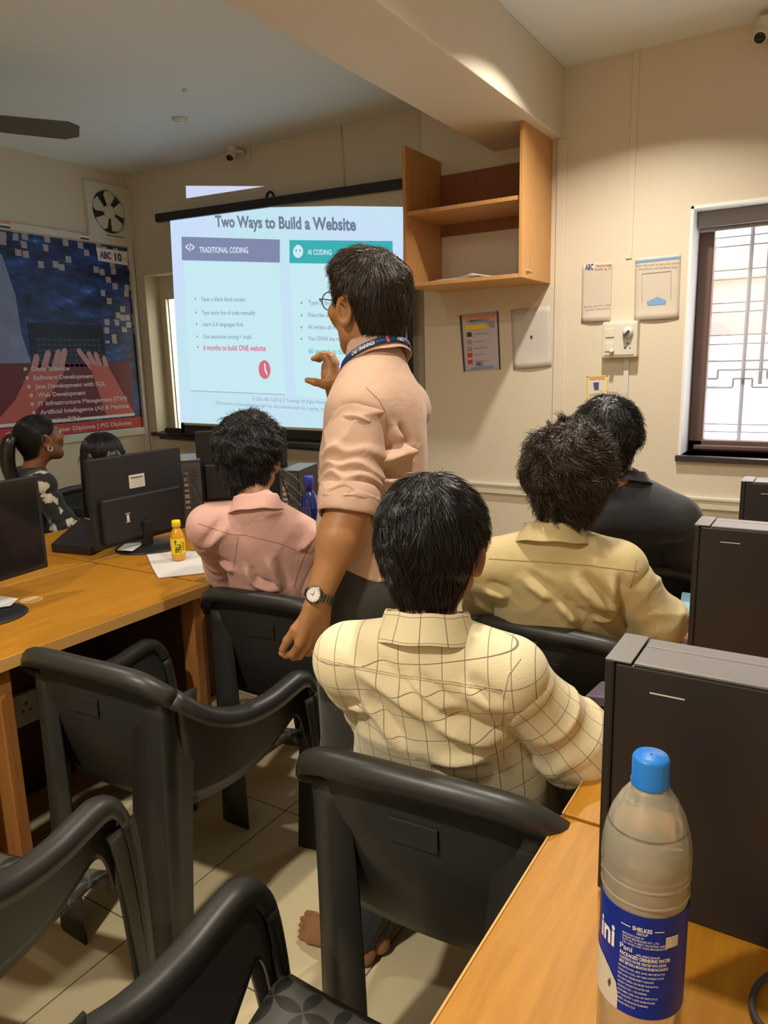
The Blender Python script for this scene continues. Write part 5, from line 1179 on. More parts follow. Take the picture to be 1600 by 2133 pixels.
def seated_legs(F, H_, R, kneeL, kneeR, ankL, ankR, toeL, toeR, foot=True, r=(.075, .052, .034)):
    for s, K, A2, T in ((-1, kneeL, ankL, toeL), (1, kneeR, ankR, toeR)):
        h = A_(H_) + R[:, 0] * s * .085 + A_((0, 0, -.015)); F.rc(h, K, r[0], r[1], k=.03); F.rc(K, A2, r[1], r[2], k=.02)
        if foot: add_foot(F, A2, T)
def add_foot(F, A2, T, toes=True):
    A2, T = A_(A2), A_(T); d = T - A2; d[2] = 0; Lf = np.linalg.norm(d); d = nrm(d); s = np.cross(d, (0, 0, 1.0)); g = A_((A2[0], A2[1], 0))
    F.rc(A2, g - d * .035 + (0, 0, .030), .033, .030, k=.02); F.rc(g + (0, 0, .045), g + d * Lf * .66 + (0, 0, .022), .036, .022, k=.02)
    for i, o in enumerate((.030, .012, -.004, -.018, -.031)):
        K = g + d * Lf * (.66 - .03 * abs(i - 1)) + s * o * 1.0 + (0, 0, .018); F.rc(g + d * .08 + s * o * .5 + (0, 0, .028), K, .022, .014, k=.012)
        L_ = (.050, .045, .039, .032, .027)[i]; r0 = (.0115, .0085, .008, .0075, .0075)[i]; m_ = K + d * L_ * .5 + s * o * .08 + (0, 0, -.002 + .002 * (i == 0)); F.rc(K, m_, r0 + .001, r0, k=.006); F.rc(m_, K + d * L_ + s * o * .12 + (0, 0, -.0085 + r0 * .2), r0, r0 * .92, k=.004)
# ---------------------------------------------------------------- people
HM = hairmat('black_hair', (.012, .010, .009), .28); HMB = hairmat('brown_black_hair', (.035, .020, .013), .32); HBASE = hairmat('hair_base', (.008, .006, .005), .6)
EYEW = mat('eye_white', (.7, .68, .64), .2); IRIS = mat('iris', (.03, .015, .01), .15); LIP = mat('lips', (.30, .11, .09), .5)
def eyes(parent, c, R):
    for s in (-1, 1):
        p = c + R @ A_((s * .031, .077, .010)); e = MB().tube([p + R[:, 1] * t for t in (-.010, -.006, 0, .006, .0105, .0122)], [.004, .0095, .0120, .0100, .0055, .001], 14).build('eye', EYEW, parent, True)
        MB().tube([p + R[:, 1] * .0105, p + R[:, 1] * .0128], [.0052, .003], 12).build('iris', IRIS, e, True)
        b = [c + R @ A_((s * x, y, z)) for (x, y, z) in ((.014, .094, .030), (.030, .092, .036), (.046, .080, .031))]; MB().tube(catmull(b, 8), [.002, .003, .0036, .0038, .0036, .003, .0022, .001], 6).build('eyebrow', HM, parent, True)
    l = [c + R @ A_((x, y, z)) for (x, y, z) in ((-.022, .086, -.056), (0, .0955, -.055), (.022, .086, -.056))]; MB().tube(catmull(l, 9), [.001, .003, .0042, .0048, .005, .0048, .0042, .003, .001], 8).build('lips', LIP, parent, True)
def cull(d, k=1): return d

# ======== standing teacher
def standing():
    root_xy = dep(770, 1140, 1.72)
    r_ = thing('person', 'standing man in a tan shirt with rolled sleeves, glasses, lanyard and wristwatch', 'person', (root_xy[0], root_xy[1], 0))
    hc = dep(766, 640, 1.72); R = frame_of(1.27, .10, 0.05)
    N_ = dep(792, 742, 1.71); SL = dep(748, 862, 1.62); SR = dep(836, 850, 1.85); H_ = A_((root_xy[0] + .01, root_xy[1] + .02, .93))
    E = dep(724, 1075, 1.55); W_ = dep(664, 1246, 1.53)
    E2 = dep(722, 985, 1.98); W2 = dep(704, 812, 1.90)
    sk = skin('warm_brown_skin', (.40, .185, .075))
    B = Fd(); B.fn(head_field(hc, R), k=.02); B.rc(hc + R @ A_((0, -.020, -.055)), N_ + (0, 0, .0), .051, .050, k=.03); B.rc(N_ - (0, 0, .03), SL * .8 + N_ * .2 - (0, 0, .02), .032, .035, k=.03); B.rc(N_ - (0, 0, .03), SR * .8 + N_ * .2 - (0, 0, .02), .032, .035, k=.03)
    B.rc(N_ - (0, 0, .1), H_, .05, .07, k=.03); B.rc(SL, E, .046, .042, k=.03); B.rc(SR, E2, .046, .040, k=.03)
    E_f = E * .72 + W_ * .28
    B.rc(E, E_f, .042, .0425, k=.03).rc(E_f, W_, .0425, .0265, k=.03); B.rc(E2, W2, .040, .027, k=.02)
    # left hand hanging, back of the hand to the camera; right hand raised in a pinch
    vd = -ray(660, 1250) / np.linalg.norm(ray(660, 1250)); right_w = RM[:, 0]
    hd = nrm(dep(643, 1380, 1.55) - W_); tt = nrm(dep(610, 1300, 1.50) - dep(680, 1300, 1.56)); nn = nrm(np.cross(hd, tt)); nn = nn if nn @ vd > 0 else -nn
    kn = add_hand(B, W_ + hd * .012, hd, tt, nn, curls=(.50, .52, .55, .6), thumb=(.35, .5), sc=1.02)
    hd2 = nrm(dep(672, 778, 1.92) - W2)
    t2 = nrm(-right_w * .8 + RM[:, 1] * .6); t2 = nrm(RM[:, 1] * 1.0 - right_w * .2)        # thumb towards image-down
    w2 = W2 + hd2 * .01; K = dep(684, 762, 1.90)
    # palm and C-shaped fingers drawn joint by joint
    Kp = lambda x, y, D=1.90: dep(x, y, D)
    B.rc(W2, Kp(692, 785), .026, .024, k=.02).rc(Kp(692, 785), Kp(686, 764), .024, .020, k=.02)
    for i, D in enumerate((1.885, 1.905, 1.925, 1.94)):
        s_ = (0, 3, 6, 8)[i]; a, b, c_, e = Kp(690 + s_, 760 - i, D), Kp(682 + s_, 745 - i, D), Kp(667 + s_, 741 - i, D), Kp(653 + s_ * 1.6, 747 + i, D)
        B.rc(a, b, .0125, .0105, k=.008).rc(b, c_, .0100, .0090, k=.004).rc(c_, e, .0090, .0072, k=.004)
    B.rc(Kp(698, 800, 1.88), Kp(676, 800, 1.86), .019, .0125, k=.012).rc(Kp(676, 800, 1.86), Kp(656, 796, 1.85), .0115, .0095, k=.005).rc(Kp(656, 796, 1.85), Kp(640, 792, 1.85), .0095, .0072, k=.004)
    # legs and feet inside the trousers
    hr = A_((-.2, -.98, 0)); fw = A_((-.97, .2, 0)); aL = A_((root_xy[0], root_xy[1] - .06, .09)); aR = A_((root_xy[0] + .06, root_xy[1] + .12, .09)); kL = aL * .5 + (H_ + hr * .09) * .5 + fw * .02; kR = aR * .5 + (H_ - hr * .09) * .5 + fw * .02
    for h, k_, a in ((H_ + hr * .09, kL, aL), (H_ - hr * .09, kR, aR)): B.rc(h, k_, .075, .05, k=.04).rc(k_, a, .05, .034, k=.03); add_foot(B, a, a + fw * .20)
    lo, hi = bounds([hc + (0, 0, .13), aL - (0, 0, .09), aR - (0, 0, .09), E, W_, E2, Kp(640, 792), hc, aL + fw * .25, aR + fw * .25, SL, SR, dep(643, 1380, 1.55)], .12)
    o, V = fld_mesh('body', B, lo, hi, .0035, sk, r_)
    eyes(r_, hc, R)
    # hair: short sides, fuller top brushed up
    line = ((-.13, -.055, -.030, -.016, .012, .030, .045, .062, .11), (-.080, -.074, -.028, .032, .020, .012, .040, .074, .088))
    def quiff(Q, d): return smin(d, ell(Q, (0, .035, .085), (.066, .062, .040)), .03)
    Hf = hair_field(hc, R, .083, .104, .099, .030, -.014, .0035, 60, 4, -.08, line, quiff)
    o, HV = fld_mesh('hair', Hf, *bounds([hc], .16), .003, HBASE, r_)
    strands('hair_strands', Hf, HV, hc, R, o, HMB, 6500, .035, .0007, crown=(.01, -.055, .105), swirl=.25, lift=.006, messy=.45, down=.25, seed=4)
    # shirt
    F, Rt, Ho, Lg = shirt_torso(N_ - (0, 0, .005), SL, SR, H_, w=.148, dp=.102, infl=.016, namp=.005, nf=24, seed=6, hemz=.985, shr=.052, fpx=[(787, 826, 822, 887, .014, .011), (841, 887, 857, 966, .013, .010), (816, 973, 861, 931, .013, .012), (813, 998, 854, 1008, .012, .010), (780, 1000, 800, 1110, .014, .010), (830, 1020, 790, 1080, .014, .010)])
    msh = cloth('tan_shirt', (.54, .345, .25), .78, sheen=.15)
    sh, V = fld_mesh('shirt', F, *bounds([N_, SL, SR, H_], .24), .0045, msh, r_)
    # sleeves
    cuff = nrm(W_ - E)
    Ec = dep(722, 1052, 1.555)
    rings = [(.02, .010, .003, 0), (.115, .012, .007, 1.0), (.150, .009, .008, 2.0), (.175, .008, .008, .5), (.200, .009, .007, 3), (.222, .007, .005, 1)]
    SF, uv = sleeve_field(SL + (0, 0, .008), E, E * .88 + W_ * .12, .072, .0600, .060, .0045, 8, rings, cut=np.linalg.norm(E - SL) - .016, frq=26)
    sl, V = fld_mesh('sleeve', SF, *bounds([SL, E, W_], .11), .003, msh, sh)
    d1 = nrm(E - SL); c0 = E - d1 * .062; mb = MB(); mb_ = []
    for i, (z, rr) in enumerate(((.0, .0605), (.004, .0665), (.030, .0675), (.058, .0660), (.066, .0635), (.064, .0575), (.03, .0560))):
        ring = []; a1_ = nrm(np.cross(d1, (0, 1, 0))); a2_ = np.cross(d1, a1_)
        for k in range(40): a = k * math.pi / 20; wob = 1 + .025 * math.sin(3 * a + z * 40) + .015 * math.sin(7 * a + z * 90); ring.append(c0 + d1 * (z + .003 * math.sin(2 * a)) + (a1_ * math.cos(a) + a2_ * math.sin(a)) * rr * wob)
        mb_ += ring
    Fc = [(i * 40 + j, i * 40 + (j + 1) % 40, (i + 1) * 40 + (j + 1) % 40, (i + 1) * 40 + j) for i in range(6) for j in range(40)]
    o = mk('cuff', mb_, Fc, msh, sl, True); mods(o, sub=1)
    SF2, uv = sleeve_field(SR + (0, 0, .006), E2, E2 * .5 + W2 * .5, .066, .056, .050, .004, 9, rings[:3]); fld_mesh('sleeve', SF2, *bounds([SR, E2, W2], .10), .0045, msh, sh)
    co, c0_, fr3 = collar(sh, msh, N_ + (0, 0, .004), frame_of(1.15), rx=.059, ry=.061, up=.042, leaf=.046, tipdrop=.035, tilt=.30)
    # seams of yoke and armhole
    ms = mat('tan_thread', (.36, .20, .11), .8)
    seam(sh, ms, F, [(762, 806), (790, 834), (803, 858), (806, 900)], .0010)
    seam(sl, ms, SF, [(697, 822), (720, 808), (746, 802), (770, 815)], .0010)
    # lanyard
    r3, f3, u3 = fr3; ring = []; n = 60; mrib = mat('lanyard_navy', (.012, .045, .16), .5)
    c1 = N_ + f3 * .016
    for i in range(n + 1):
        a = -2.55 + 5.1 * i / n; fr_ = abs(a) / math.pi; z = .020 - .070 * fr_ ** 1.6; ex = .0235 + .012 * fr_
        b = c1 + r3 * math.sin(a) * (.058 + ex) - f3 * math.cos(a) * (.060 + ex); ring.append((b + u3 * (z - .0075), b + u3 * (z + .0075) - nrm(r3 * math.sin(a) - f3 * math.cos(a)) * .003))
    V = [p for q in ring for p in q]; Fc = [(2 * i, 2 * i + 2, 2 * i + 3, 2 * i + 1) for i in range(n)]
    ly = mk('lanyard', V, Fc, mrib, r_, True); mods(ly, solid=.0014)
    def rib_piece(name, i0, i1, m):
        V = []; 
        for i in range(i0, i1 + 1):
            e = nrm(ring[i][0] - c1) * .0014; V += [ring[i][0] + e, ring[i][1] + e]
        o = mk(name, V, [(2 * i, 2 * i + 2, 2 * i + 3, 2 * i + 1) for i in range(i1 - i0)], m, ly, True); return o
    rib_piece('red_band', 27, 28, M['redprint']).location = (0, 0, 0)
    def rib_text(s, i0, i1):
        V, Fc = text_geo(s, .02); X = (V[:, 0] - V[:, 0].min()) / np.ptp(V[:, 0]); Y = V[:, 1] / .72; out = []
        for x, y in zip(X, Y):
            t = i0 + (i1 - i0) * x; k = int(min(max(t, 0), n - 1)); g = t - k; a = ring[k][0] * (1 - g) + ring[k + 1][0] * g; b = ring[k][1] * (1 - g) + ring[k + 1][1] * g; e = nrm(a - c1) * .0016; out.append(a * (1 - .2 - .6 * y) + b * (.2 + .6 * y) + e)
        mk('lettering', out, Fc, M['tex_white'], ly, False)
    rib_text('CAD TRAININGS', 15, 23); rib_text('ABC', 31, 34)
    # glasses
    mg = mat('glasses_frame', (.02, .02, .025), .3, metal=.4)
    gl_ = []
    for s in (-1, 1):
        cc = hc + R @ A_((s * .034, .104, .012)); gl_.append(cc); MB().tube([cc + R[:, 0] * .024 * math.cos(a) + R[:, 2] * .021 * math.sin(a) - R[:, 1] * .004 * math.cos(a) * s for a in np.linspace(0, 6.283, 30)], .0013, 6, cap=False).build('glasses_rim', mg, r_, True)
        MB().tube(catmull([cc + R[:, 0] * s * .024, hc + R @ A_((s * .074, .085, .018)), hc + R @ A_((s * .082, .01, .014)), hc + R @ A_((s * .083, -.016, .004))], 14), .0013, 6).build('glasses_temple', mg, r_, True)
    MB().tube([gl_[0] + R[:, 0] * .024, gl_[1] - R[:, 0] * .024], .0013, 6).build('glasses_bridge', mg, r_, True)
    # watch
    wd_ = nrm(W_ - E); wc = W_ - wd_ * .004; out = nrm(vd - wd_ * (vd @ wd_)); sd = np.cross(wd_, out); oface = nrm(out * .92 - sd * np.sign(sd @ right_w) * .35)
    wt = []; links = MB(); 
    for k in range(22):
        a = k * 2 * math.pi / 22; e1_ = oface; e2_ = np.cross(wd_, oface); rad = .0295 + .002 * abs(math.sin(a)); p = wc + (e1_ * math.cos(a) + e2_ * math.sin(a)) * rad; nn_ = e1_ * math.cos(a) + e2_ * math.sin(a); tn = np.cross(wd_, nn_)
        links.obox(p, wd_ * .0085, tn * .0036, nn_ * .0018)
    band = links.build('watch_band', M['darkmetal'], r_, False, bevel=.0008)
    fc = wc + oface * .0315; MB().tube([fc - oface * .004, fc + oface * .003, fc + oface * .0045], [.0185, .0185, .0165], 32).build('watch_case', M['darkmetal'], band, True)
    dl = MB().tube([fc + oface * .0040, fc + oface * .0050], .0145, 32).build('watch_dial', mat('watch_dial_silver', (.62, .60, .56), .3, metal=.3), band)
    e2_ = np.cross(wd_, oface); hm = MB()
    for k in range(12): a = k * math.pi / 6; dv = wd_ * math.cos(a) + e2_ * math.sin(a); hm.obox(fc + oface * .0053 + dv * .0118, dv * .0014, np.cross(oface, dv) * .0004, oface * .0002)
    hm.obox(fc + oface * .0056 - wd_ * .003, wd_ * .005, e2_ * .0005, oface * .0002).obox(fc + oface * .0056 + e2_ * .003, e2_ * .004, wd_ * .0006, oface * .0002); hm.build('watch_hands', M['ink'], band)
    MB().tube([fc + e2_ * .0185 * np.sign(e2_ @ -RM[:, 1]) * 0 - wd_ * 0 + sd * .0, fc], .001, 6)
    # ring on the middle finger
    hdv = nrm(hd * math.cos(.45) - nn * math.sin(.45)); rg = kn[2] + hdv * .014; a1_ = nrm(np.cross(hdv, nn)); MB().tube([rg + (a1_ * math.cos(a) + np.cross(hdv, a1_) * math.sin(a)) * .0100 for a in np.linspace(0, 6.283, 24)], .0019, 6, cap=False).build('ring', M['metal'], r_, True)
    # trousers
    T = Fd(); 
    for h, k_, a in ((H_ + hr * .085, kL, aL), (H_ - hr * .085, kR, aR)): T.rc(h, k_, .098, .078, k=.05).rc(k_, a + (0, 0, -.02), .078, .062, k=.03)
    T.ell(H_ + (0, 0, .03), (.125, .165, .13), k=.05); T.post.append(lambda P, d: smax(smax(d - .003 * noise(P * A_((1, 1, .6)), 30, 5, 2), P[:, 2] - 1.06, .004), .025 - P[:, 2], .004))
    mt = cloth('charcoal_trousers', (.030, .029, .026), .8); tr_, V = fld_mesh('trousers', T, *bounds([H_ + (0, 0, .15), aL, aR, kL, kR], .16), .006, mt, r_)
    return r_
standing()

# ======== seated people
def seated(key, label, hc, psi, pitch, roll, N_, SL, SR, H_, sleeves, hair, clothm, skinm, h=.0035, folds=(), knees=None, tor=dict(), col=dict(), seams=(), seamm=None, low=False, face=True, yoke=True, armr=(.066, .056, .046), trm=None):
    r_ = thing('person', label, 'person', (H_[0], H_[1], 0)); R = frame_of(psi, pitch, roll); N_, SL, SR, H_ = map(A_, (N_, SL, SR, H_))
    B = Fd(); B.fn(head_field(hc, R), k=.02); B.rc(hc + R @ A_((0, -.022, -.050)), N_, .050, .048, k=.03).rc(N_ - (0, 0, .03), SL * .75 + N_ * .25 - (0, 0, .02), .03, .032, k=.03).rc(N_ - (0, 0, .03), SR * .75 + N_ * .25 - (0, 0, .02), .03, .032, k=.03).rc(N_ - (0, 0, .05), H_, .04, .06, k=.02)
    pts = [hc, N_, SL, SR, H_]
    for s, (E, W_) in enumerate(sleeves):
        S = (SL, SR)[s]; B.rc(S, E, .042, .038, k=.03).rc(E, W_, .038, .026, k=.02); d = nrm(A_(W_) - E); t = nrm(np.cross(d, (0, 0, 1.0))) * (1, -1)[s]; n_ = nrm(np.cross(t, d)); n_ = n_ if n_[2] > 0 else -n_
        add_hand(B, A_(W_) + d * .01, d, t, n_); pts += [A_(E), A_(W_), A_(W_) + d * .19]
    kn = knees or [(H_ + frame_of(psi * .3)[:, 1] * .42 + A_((-.10, 0, -.02))), (H_ + frame_of(psi * .3)[:, 1] * .42 + A_((.10, 0, -.02)))]
    if len(kn) == 2: kn = [kn[0], kn[1], A_(kn[0]) * A_((1, 1, 0)) + (0, -.02, .08), A_(kn[1]) * A_((1, 1, 0)) + (0, -.02, .08)]; fwv = frame_of(psi * .3)[:, 1]; kn += [kn[2] + fwv * .20, kn[3] + fwv * .20]
    Rt0 = frame_of(psi * .3); seated_legs(B, H_, Rt0, *kn); pts += [A_(k) for k in kn]
    lo, hi = bounds(pts, .13); lo[2] = -.01; fld_mesh('body', B, lo, hi, h, skinm, r_)
    if face: eyes(r_, hc, R)
    hb = dict(hair); st = hb.pop('strands'); hm = hb.pop('mat', HM); ex = hb.pop('extra_mesh', None)
    Hf = hair_field(hc, R, **hb); ho, HV = fld_mesh('hair', Hf, *bounds([hc], .20), .003, HBASE, r_)
    if st: strands('hair_strands', Hf, HV, hc, R, ho, hm, **st)
    F, Rt, Ho, Lg = shirt_torso(N_, SL, SR, H_, folds=folds, **tor)
    sh, V = fld_mesh('shirt', F, *bounds([N_, SL, SR, H_], .24), h + .001, clothm, r_, attr=back_uv(Rt, Ho))
    for s, (E, W_) in enumerate(sleeves):
        S = (SL, SR)[s]; SF, uv = sleeve_field(S, A_(E), A_(W_), *armr, .005, 20 + s, ((.03, .016, .003, 0), (.17, .018, .006, 1), (.21, .016, .006, 2.5), (.26, .014, .005, .6)), frq=24)
        fld_mesh('sleeve', SF, *bounds([S, E, W_], .11), h + .001, clothm, sh, attr=uv)
    for ln in seams: seam(sh, seamm or clothm, F, ln, .0010)
    if col is not None: collar(sh, clothm, N_ + A_(col.pop('off', (0, 0, 0))), Rt if False else frame_of(col.pop('psi', psi * .6)), **col)
    T = Fd()
    for s in (0, 1): hq = H_ + Rt0[:, 0] * (-1, 1)[s] * .085; T.rc(hq, kn[s], .092, .072, k=.05).rc(kn[s], A_(kn[s + 2]) + (0, 0, -.018), .070, .060, k=.03)
    T.ell(H_ + (0, 0, .0), (.155, .14, .10), Rt0, k=.05); zc = .03
    T.post.append(lambda P, d: smax(d - .003 * noise(P, 28, 3, 2), H_[2] - .125 - P[:, 2], .01) if False else d - .003 * noise(P, 28, 3, 2))
    fld_mesh('trousers', T, *bounds([H_] + [A_(k) for k in kn[:4]], .14), .007, trm or DTR, r_)
    return r_, R, Hf, F, Rt, Ho
DTR = cloth('dark_jeans', (.020, .022, .030), .85)

# man in the checked shirt
hc = dep(906, 1140, 1.28); N_ = dep(886, 1325, 1.25); SL = dep(734, 1376, 1.30); SR = dep(1060, 1408, 1.24); H_ = A_((-.575, 1.17, .53))
ER = dep(1192, 1545, 1.30); WR = dep(1165, 1640, 1.55); EL = SL + A_((-.03, .16, -.20)); WL = EL + A_((.12, .20, -.02))
seated('plaid', 'man with glossy black hair in a cream shirt with a thin dark check', hc, .14, .02, .0, N_, SL, SR, H_, [(EL, WL), (ER, WR)],
       dict(rx=.091, ry=.108, rz=.104, cz=.028, cy=-.014, amp=.003, fq=60, seed=2, nape=-.115, line=((-.13, -.06, -.038, -.020, .012, .030, .055, .075, .11), (-.118, -.112, -.040, .022, .018, .004, .045, .072, .082)),
            strands=dict(n=11000, length=.042, rad=.00075, crown=(.0, -.01, .125), swirl=.45, lift=.006, messy=.60, down=.55, seed=3, steps=7)),
       check_cloth('checked_cream_shirt', (.80, .69, .44), (.22, .17, .12)), skin('brown_skin_checked_man', (.34, .155, .070)), h=.003,
       knees=[A_((-.76, 1.60, .50)), A_((-.50, 1.62, .50)), A_((-.93, 1.285, .085)), A_((-.50, 1.60, .08)), A_((-1.135, 1.300, .0)), A_((-.50, 1.80, 0))],
       tor=dict(w=.182, dp=.10, infl=.014, namp=.006, seed=5, fpx=[(714, 1403, 912, 1508, .016, .010), (848, 1439, 940, 1493, .012, .009), (905, 1505, 1040, 1572, .016, .014), (740, 1470, 830, 1560, .014, .008), (960, 1450, 1040, 1500, .012, .008), (690, 1520, 760, 1500, .012, .006), (1020, 1590, 900, 1580, .014, .009)]), col=dict(off=(0, 0, -.004), psi=.35, rx=.068, ry=.064, up=.048, leaf=.050, tipdrop=.03, tilt=.22),
       seams=[[(667, 1371), (740, 1388), (830, 1405), (940, 1420), (1046, 1437)], [(668, 1376), (740, 1393), (830, 1410), (940, 1425), (1046, 1442)], [(1085, 1372), (1060, 1405), (1049, 1450), (1046, 1520), (1050, 1580)]], seamm=mat('cream_thread', (.55, .45, .30), .8), armr=(.069, .062, .052))

# man in the pink shirt
hc = dep(523, 955, 2.20); N_ = dep(535, 1062, 2.14); SL = dep(438, 1098, 2.19); SR = dep(622, 1128, 2.21); H_ = A_((-1.47, 1.80, .53))
seated('pink', 'man in a plain pink shirt with bushy black hair, seated left of the standing man', hc, .36, .0, .0, N_, SL, SR, H_, [(SL + A_((-.10, .16, -.18)), SL + A_((-.12, .36, -.20))), (dep(640, 1215, 2.25), dep(600, 1230, 2.48))],
       dict(rx=.098, ry=.112, rz=.106, cz=.034, cy=-.006, amp=.007, fq=55, seed=7, nape=-.105, strands=dict(n=7000, length=.04, rad=.0009, swirl=.3, lift=.010, messy=.6, down=.35, seed=5, curl=.002)),
       cloth('pink_shirt', (.70, .40, .34), .8), skin('brown_skin_pink_man', (.34, .15, .07)), h=.0045,
       tor=dict(w=.170, dp=.10, infl=.015, namp=.006, seed=8, fpx=[(662, 1140, 621, 1159, .012, .014), (509, 1185, 530, 1215, .013, .012), (560, 1165, 590, 1228, .015, .013), (423, 1161, 466, 1115, .014, .009), (430, 1206, 486, 1196, .013, .010), (525, 1213, 580, 1226, .012, .012), (540, 1090, 600, 1100, .014, .006)]), col=dict(off=(0, 0, .004), psi=.70, rx=.060, ry=.062, up=.042, leaf=.046, tipdrop=.03, tilt=.25),
       seams=[[(412, 1090), (481, 1113), (509, 1114), (585, 1133), (617, 1146)], [(496, 1118), (492, 1150), (487, 1183)], [(650, 1130), (632, 1163), (620, 1195), (613, 1224)]], seamm=mat('pink_thread', (.36, .15, .13), .8), armr=(.068, .060, .050))

# man in the khaki shirt
hc = dep(1181, 1002, 1.82); N_ = dep(1150, 1128, 1.80); SL = dep(1015, 1180, 1.87); SR = dep(1288, 1188, 1.80); H_ = A_((-.59, 1.90, .53))
seated('khaki', 'man in a khaki shirt with thick wavy brown-black hair, seated in the right row', hc, .35, .0, -.04, N_, SL, SR, H_, [(SL + A_((-.06, .16, -.18)), SL + A_((.02, .36, -.22))), (dep(1368, 1292, 1.84), dep(1335, 1312, 2.05))],
       dict(rx=.103, ry=.116, rz=.112, cz=.032, cy=-.012, amp=.009, fq=48, seed=9, nape=-.125, line=((-.14, -.06, -.030, -.012, .012, .030, .055, .075, .11), (-.125, -.118, -.050, -.010, .010, .0, .045, .072, .082)),
            mat=HMB, strands=dict(n=8500, length=.055, rad=.0011, swirl=.5, lift=.012, messy=.9, down=.35, seed=6, curl=.006, steps=9)),
       cloth('khaki_shirt', (.58, .46, .23), .8), skin('brown_skin_khaki_man', (.34, .15, .07)), h=.0035,
       tor=dict(w=.172, dp=.105, infl=.016, namp=.007, seed=9, fpx=[(1198, 1218, 1272, 1284, .015, .013), (1276, 1214, 1287, 1296, .013, .015), (1237, 1294, 1284, 1307, .010, .010), (1004, 1240, 1058, 1258, .015, .012), (1160, 1255, 1206, 1296, .014, .012), (1240, 1178, 1284, 1150, .010, .007), (1090, 1220, 1150, 1250, .014, .009)]), col=dict(off=(0, 0, .006), psi=.25, rx=.066, ry=.063, up=.040, leaf=.044, tipdrop=.03, tilt=.22, spread=.016),
       seams=[[(1018, 1164), (1120, 1170), (1230, 1178), (1328, 1191)], [(1326, 1166), (1320, 1200), (1311, 1232), (1303, 1278)]], seamm=mat('khaki_thread', (.30, .23, .11), .8), armr=(.072, .064, .054))

# man in the black shirt
hc = dep(1264, 918, 2.28); N_ = dep(1300, 1015, 2.28); SL = dep(1178, 1072, 2.36); SR = dep(1412, 1082, 2.24); H_ = A_((-.55, 2.60, .53))
seated('black', 'man in a plain black shirt with dark hair, seated nearest the barred window', hc, .25, .0, .0, N_, SL, SR, H_, [(SL + A_((-.05, .16, -.20)), SL + A_((.02, .36, -.22))), (SR + A_((.02, .12, -.22)), SR + A_((-.06, .34, -.22)))],
       dict(rx=.098, ry=.112, rz=.108, cz=.030, cy=-.012, amp=.007, fq=50, seed=12, nape=-.120, strands=dict(n=5000, length=.05, rad=.0010, swirl=.3, lift=.010, messy=.6, down=.4, seed=8, curl=.003)),
       cloth('black_shirt', (.016, .017, .022), .8), skin('brown_skin_black_shirt_man', (.34, .15, .07)), h=.005,
       tor=dict(w=.165, dp=.10, infl=.015, namp=.004, seed=10), col=dict(off=(0, 0, .004), psi=.2, rx=.060, ry=.060, up=.046, leaf=.03, tipdrop=.02, tilt=.2))

# woman with the ponytail
hc = dep(84, 915, 3.50); N_ = dep(66, 985, 3.50); H_ = A_((-3.44, 2.02, .53)); Rw = frame_of(-.30); SL = N_ - Rw[:, 0] * .145 - A_((0, 0, .045)); SR = N_ + Rw[:, 0] * .145 - A_((0, 0, .045))
wr, R, Hf, F, Rt, Ho = seated('woman', 'woman with a black ponytail and pale-blotched black top looking up at the screen', hc, -.12, .22, .0, N_, SL, SR, H_, [(SL + A_((.02, .12, -.20)), SL + A_((.16, .26, -.22))), (SR + A_((.06, .06, -.21)), SR + A_((.16, .24, -.22)))],
       dict(rx=.080, ry=.103, rz=.094, cz=.026, cy=-.014, amp=.0012, fq=40, seed=14, nape=-.070, line=((-.13, -.06, -.028, -.012, .012, .030, .055, .075, .11), (-.07, -.062, -.020, .030, .022, .024, .048, .066, .078)),
            strands=dict(n=2500, length=.07, rad=.0009, crown=(0, .10, .09), swirl=0, lift=.0015, messy=.08, down=.2, seed=9)),
       cloth('blotched_black_top', (.012, .012, .013), .8, blot=(.62, .58, .46)), skin('brown_skin_woman', (.30, .125, .06)), h=.005, tor=dict(w=.14, dp=.095, infl=.010, namp=.003, seed=11), col=None, armr=(.056, .050, .042))
b = hc + R @ A_((0, -.112, .035)); tail = catmull([b + R[:, 1] * .02, b - R[:, 1] * .030, b - R[:, 1] * .050 - A_((0, 0, .08)), b - R[:, 1] * .035 - A_((0, 0, .19)), b - R[:, 1] * .02 - A_((0, 0, .28))], 16)
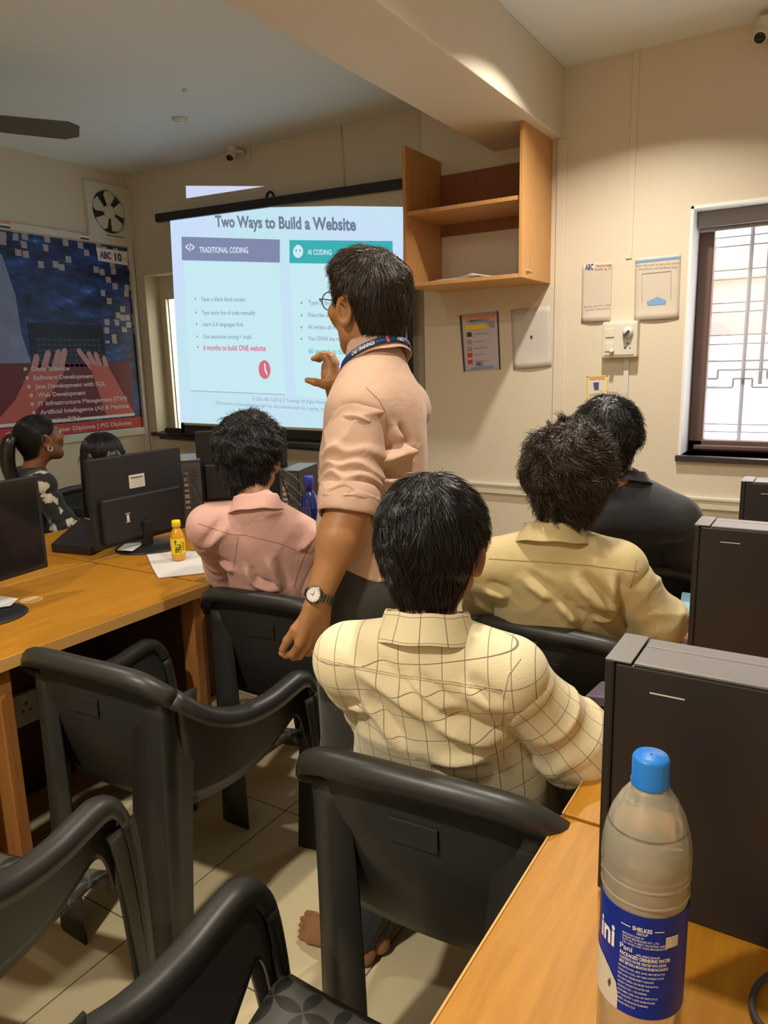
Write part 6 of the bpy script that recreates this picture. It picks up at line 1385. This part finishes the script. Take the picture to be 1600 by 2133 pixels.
MB().tube(tail, [.016, .020, .026, .030, .033, .034, .035, .035, .034, .033, .031, .028, .024, .019, .012, .004], 14).build('ponytail', HM, wr, True)
MB().tube([b + R[:, 1] * .008, b - R[:, 1] * .006], .021, 14).build('hair_tie', M['ink'], wr, True)
e = hc + R @ A_((.083, -.008, -.040)); MB().tube([e + R[:, 1] * .011 * math.cos(a) + R[:, 2] * .011 * math.sin(a) for a in np.linspace(0, 6.283, 18)], .0032, 8, cap=False).build('earring', mat('pearl_metal', (.85, .82, .75), .2, metal=.6), wr, True)

# second woman behind the large monitor
hc = dep(215, 950, 3.58); N_ = dep(215, 1018, 3.58); H_ = A_((-3.36, 2.52, .53)); Rw = frame_of(-.6); SL = N_ - Rw[:, 0] * .145 - A_((0, 0, .045)); SR = N_ + Rw[:, 0] * .145 - A_((0, 0, .045))
wr, R, Hf, F, Rt, Ho = seated('woman2', 'person with long dark hair mostly hidden behind the white-labelled monitor', hc, .75, .0, .0, N_, SL, SR, H_, [(SL + A_((.02, .10, -.20)), SL + A_((.16, .20, -.22))), (SR + A_((.04, .04, -.21)), SR + A_((.16, .14, -.22)))],
       dict(rx=.096, ry=.106, rz=.096, cz=.022, cy=-.016, amp=.0015, fq=40, seed=15, nape=-.11, strands=dict(n=2500, length=.09, rad=.001, crown=(0, .02, .12), swirl=0, lift=.002, messy=.1, down=.8, seed=10)),
       cloth('dark_top', (.015, .014, .016), .8), skin('brown_skin_hidden_woman', (.30, .125, .06)), h=.006, tor=dict(w=.14, dp=.095, infl=.010, namp=.003, seed=12), col=None, armr=(.056, .050, .042))
LH = Fd(); LH.rc(hc + R @ A_((-.045, -.07, .0)), hc + R @ A_((-.06, -.085, -.26)), .050, .040, k=.05).rc(hc + R @ A_((.045, -.07, .0)), hc + R @ A_((.05, -.085, -.26)), .050, .040, k=.05)
LH.post.append(lambda P, d: d - .003 * noise(P * A_((1, 1, .2)), 60, 3, 2)); fld_mesh('long_hair', LH, *bounds([hc, hc - (0, 0, .26)], .18), .005, HM, wr)
